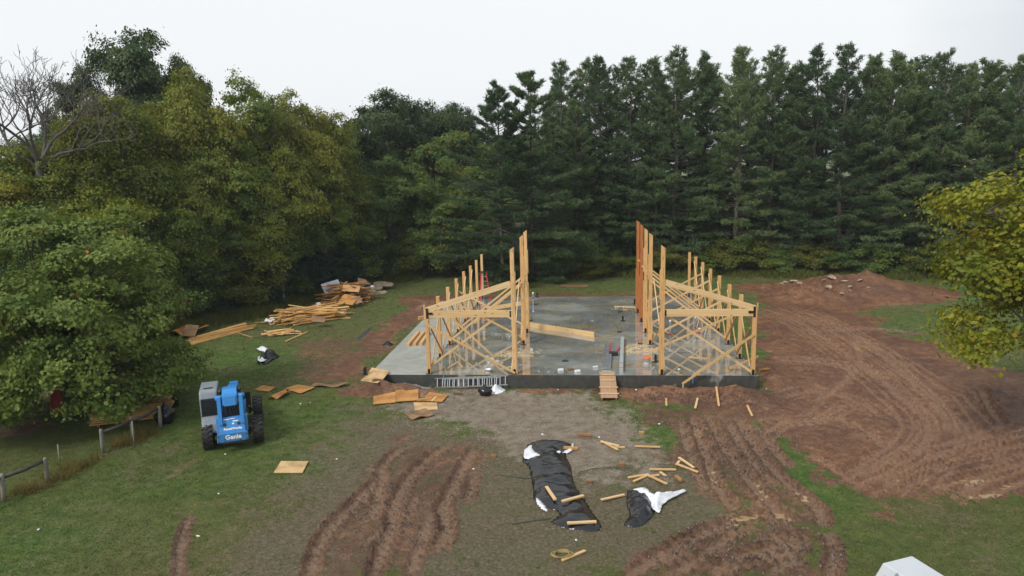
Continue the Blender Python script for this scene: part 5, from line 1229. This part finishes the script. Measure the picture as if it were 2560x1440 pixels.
slab_panel(797, 818, .50, .8, .5, (.5, .1, .2), OSB_D, 'small brown sheet lying on the big loose pile')
for (u, v, z, lab) in ((794,768,.16,'grey and red paint can at the foot of the heap'),(928,738,.55,'red and white can on the end of the heap')):
    p = G(u, v); o = MB().lathe([(.13, 0), (.14, .01), (.14, .40), (.12, .42)], 16).build('can', WHITE, None, True); o.location = (p.x, p.y, gz(p.x, p.y)+z); o.rotation_euler = (1.35, .2, .6); tag(o, lab, 'can')
    MB().lathe([(.143, 0), (.143, .16)], 16).build('band', REDP, o).location = (0, 0, .12)
panel_sheet([(660,806),(675,800),(690,802),(680,811)], WHT_F, 'white scrap of sheeting beside the big loose pile', z=.05, curl=.15)
def rock(u, v, sx, sy, sz, z, rot, lab):
    p = G(u, v); n, m = 12, 6; rr = np.random.RandomState(int(u)); V = []
    ang = np.linspace(0, 6.283, n, endpoint=False); rad = 1+.28*rr.normal(size=n)*.6
    for j, (k, h) in enumerate(((.75, 0), (1, .18), (1.02, .55), (.9, .9), (.55, 1.0))):
        for i in range(n): V.append((sx*rad[i]*k*math.cos(ang[i])*(1+.05*rr.normal()), sy*rad[i]*k*math.sin(ang[i])*(1+.05*rr.normal()), sz*h*(1+.06*rr.normal())))
    b = MB(); b.v = V; b.f = [[j*n+i, j*n+(i+1) % n, (j+1)*n+(i+1) % n, (j+1)*n+i] for j in range(4) for i in range(n)]+[list(range(n))[::-1], list(range(4*n, 5*n))]
    o = b.build('concrete_chunk', STONE, None); o.location = (p.x, p.y, gz(p.x, p.y)+z); o.rotation_euler = rot; tag(o, lab, 'rubble', 'broken concrete chunks')
rock(960, 722, .75, .5, .18, .25, (.15, .1, .1), 'largest flat concrete chunk on top of the rubble by the heap'); rock(938, 726, .6, .42, .16, .12, (.3, -.1, .3), 'tan flat concrete chunk leaning under the largest one')
rock(902, 724, .6, .4, .15, .3, (.1, -.25, .4), 'thin concrete chunk at the top of the demolition heap'); rock(925, 733, .4, .35, .2, .05, (0, .1, 1), 'small concrete chunk low in the rubble'); rock(948, 735, .7, .4, .16, .0, (.1, 0, .6), 'brown concrete chunk at the base of the rubble')
for i, (u, v, s_) in enumerate([(2074,724,.45),(2105,737,.35),(2125,731,.25),(2125,716,.3),(2112,706,.45),(2080,702,.55),(2150,704,.4),(2060,706,.35),(1965,708,.5),(1985,706,.6),(2000,709,.45),(1955,711,.3),(2170,722,.22)]):
    s_ *= .62; p = G(u, v); d = ray(u, v); rr = random.Random(i)
    # walk along the view ray until it meets the heap
    t = 20.0
    while t < 90:
        q = CAM+d*t
        if q.z < gz(q.x, q.y): break
        t += .3
    u2, v2 = u, v; n = 10; b = MB(); V = []
    for (k, h) in ((.8, 0), (1, .4), (.7, 1)):
        for a in range(n): V.append((s_*k*math.cos(a*.628)*rr.uniform(.75, 1.2), s_*.7*k*math.sin(a*.628)*rr.uniform(.75, 1.2), s_*.4*h))
    b.v = V; b.f = [[j*n+a, j*n+(a+1) % n, (j+1)*n+(a+1) % n, (j+1)*n+a] for j in range(2) for a in range(n)]+[list(range(n))[::-1], list(range(2*n, 3*n))]
    o = b.build('stone', STONE); o.location = (q.x, q.y, gz(q.x, q.y)-.03); o.rotation_euler = (rr.uniform(-.2, .5), rr.uniform(-.3, .3), rr.uniform(0, 6)); tag(o, 'pale stone half buried in the red spoil heap', 'stone', 'stones in the spoil heap')

# ------------------------------------------------------------------ under the fruit tree: board stack, play slide
p = G(395, 1052); q = G(325, 1075); an = .42
LB = empty('board_stack', (p.x-.3, p.y+.6, gz(p.x, p.y)), an, 'neat stack of orange sawn boards behind the rail fence', 'lumber stack')
for k in range(7):
    for j in range(5):
        stick('board', (-2.3+.04*((k*7+j*3) % 5), -.42+.2*j, .10+.085*k), (.35+.05*((k*5+j) % 4), -.42+.2*j, .10+.085*k), .17, .06, W_PILE, LB)
for t in (-2.0, -.9, .1): stick('skid', (t, -.55, .03), (t, .55, .03), .1, .06, W_DEB, LB)
panel_sheet([(275,975),(325,985),(350,968),(305,958)], OSB_O, 'orange sheet lying under the boughs of the fruit tree', z=.25)
panel_sheet([(415,838),(470,846),(525,826),(470,823)], OSB_O, 'orange sheet half hidden by the fruit tree at the end of the boards', z=.12, curl=.2)
slab_panel(478, 846, .45, .9, .7, (.9, 0, -.2), OSB_D, 'brown sheet propped beside the orange one by the fruit tree')
p = G(432, 1016); o = MB().lathe([(.20, 0), (.24, .28), (.26, .28), (.26, .31), (.22, .31), (.18, .03), (.05, .03)], 18).build('black_tub', BLACKM, None, True); o.location = (p.x, p.y, gz(p.x, p.y)); tag(o, 'round black tub beside the stack of boards', 'tub')
PS_ = G(120, 1010); PL_ = empty('play_set', (PS_.x, PS_.y, gz(PS_.x, PS_.y)), .2, 'wooden play tower with red slide and blue canopy under the tree', 'play set')
for x in (-.6, .6):
    for y in (0, 1.2): stick('post', (x, y, 0), (x, y, 2.5), .09, .09, W_GREY, PL_)
stick('platform', (-.65, .6, 1.3), (.65, .6, 1.3), 1.3, .06, W_GREY, PL_)
MB().prism([(-.75, 2.3), (0, 2.75), (.75, 2.3), (0, 2.70)], -.15, 1.35, 'y').build('canopy', BLUEP, PL_)
sp_ = [(0.75-.0, -.02, 1.38), (.95, -.6, 1.0), (1.2, -1.3, .5), (1.4, -1.8, .28)]
b = MB()
for a, c in zip(sp_[:-1], sp_[1:]):
    A, C_ = Vector(a), Vector(c); sd2 = Vector((.28, .12, 0))
    b.add([A-sd2, A+sd2, C_+sd2, C_-sd2, A-sd2-Vector((0,0,.05)), A+sd2-Vector((0,0,.05)), C_+sd2-Vector((0,0,.05)), C_-sd2-Vector((0,0,.05))], [(0,1,2,3),(7,6,5,4),(0,4,5,1),(1,5,6,2),(2,6,7,3),(3,7,4,0)])
    for s in (-1, 1): b.add([A+sd2*s, C_+sd2*s, C_+sd2*s+Vector((0,0,.15)), A+sd2*s+Vector((0,0,.15)), A+sd2*s*1.1, C_+sd2*s*1.1, C_+sd2*s*1.1+Vector((0,0,.15)), A+sd2*s*1.1+Vector((0,0,.15))], [(0,1,2,3),(7,6,5,4),(0,4,5,1),(1,5,6,2),(2,6,7,3),(3,7,4,0)])
b.build('slide', REDP, PL_)

# ------------------------------------------------------------------ damp air
hm_ = bpy.data.materials.new('damp_air'); hm_.use_nodes = True; ht = hm_.node_tree; ht.nodes.remove(ht.nodes['Principled BSDF'])
pv = ht.nodes.new('ShaderNodeVolumePrincipled'); pv.inputs['Color'].default_value = (.93, .96, 1, 1); pv.inputs['Density'].default_value = .0004; pv.inputs['Anisotropy'].default_value = .2
ht.links.new(pv.outputs[0], ht.nodes['Material Output'].inputs['Volume'])
tag(MB().box((-420, -60, -2), (420, 420, 24)).build('haze', hm_), kind='stuff')
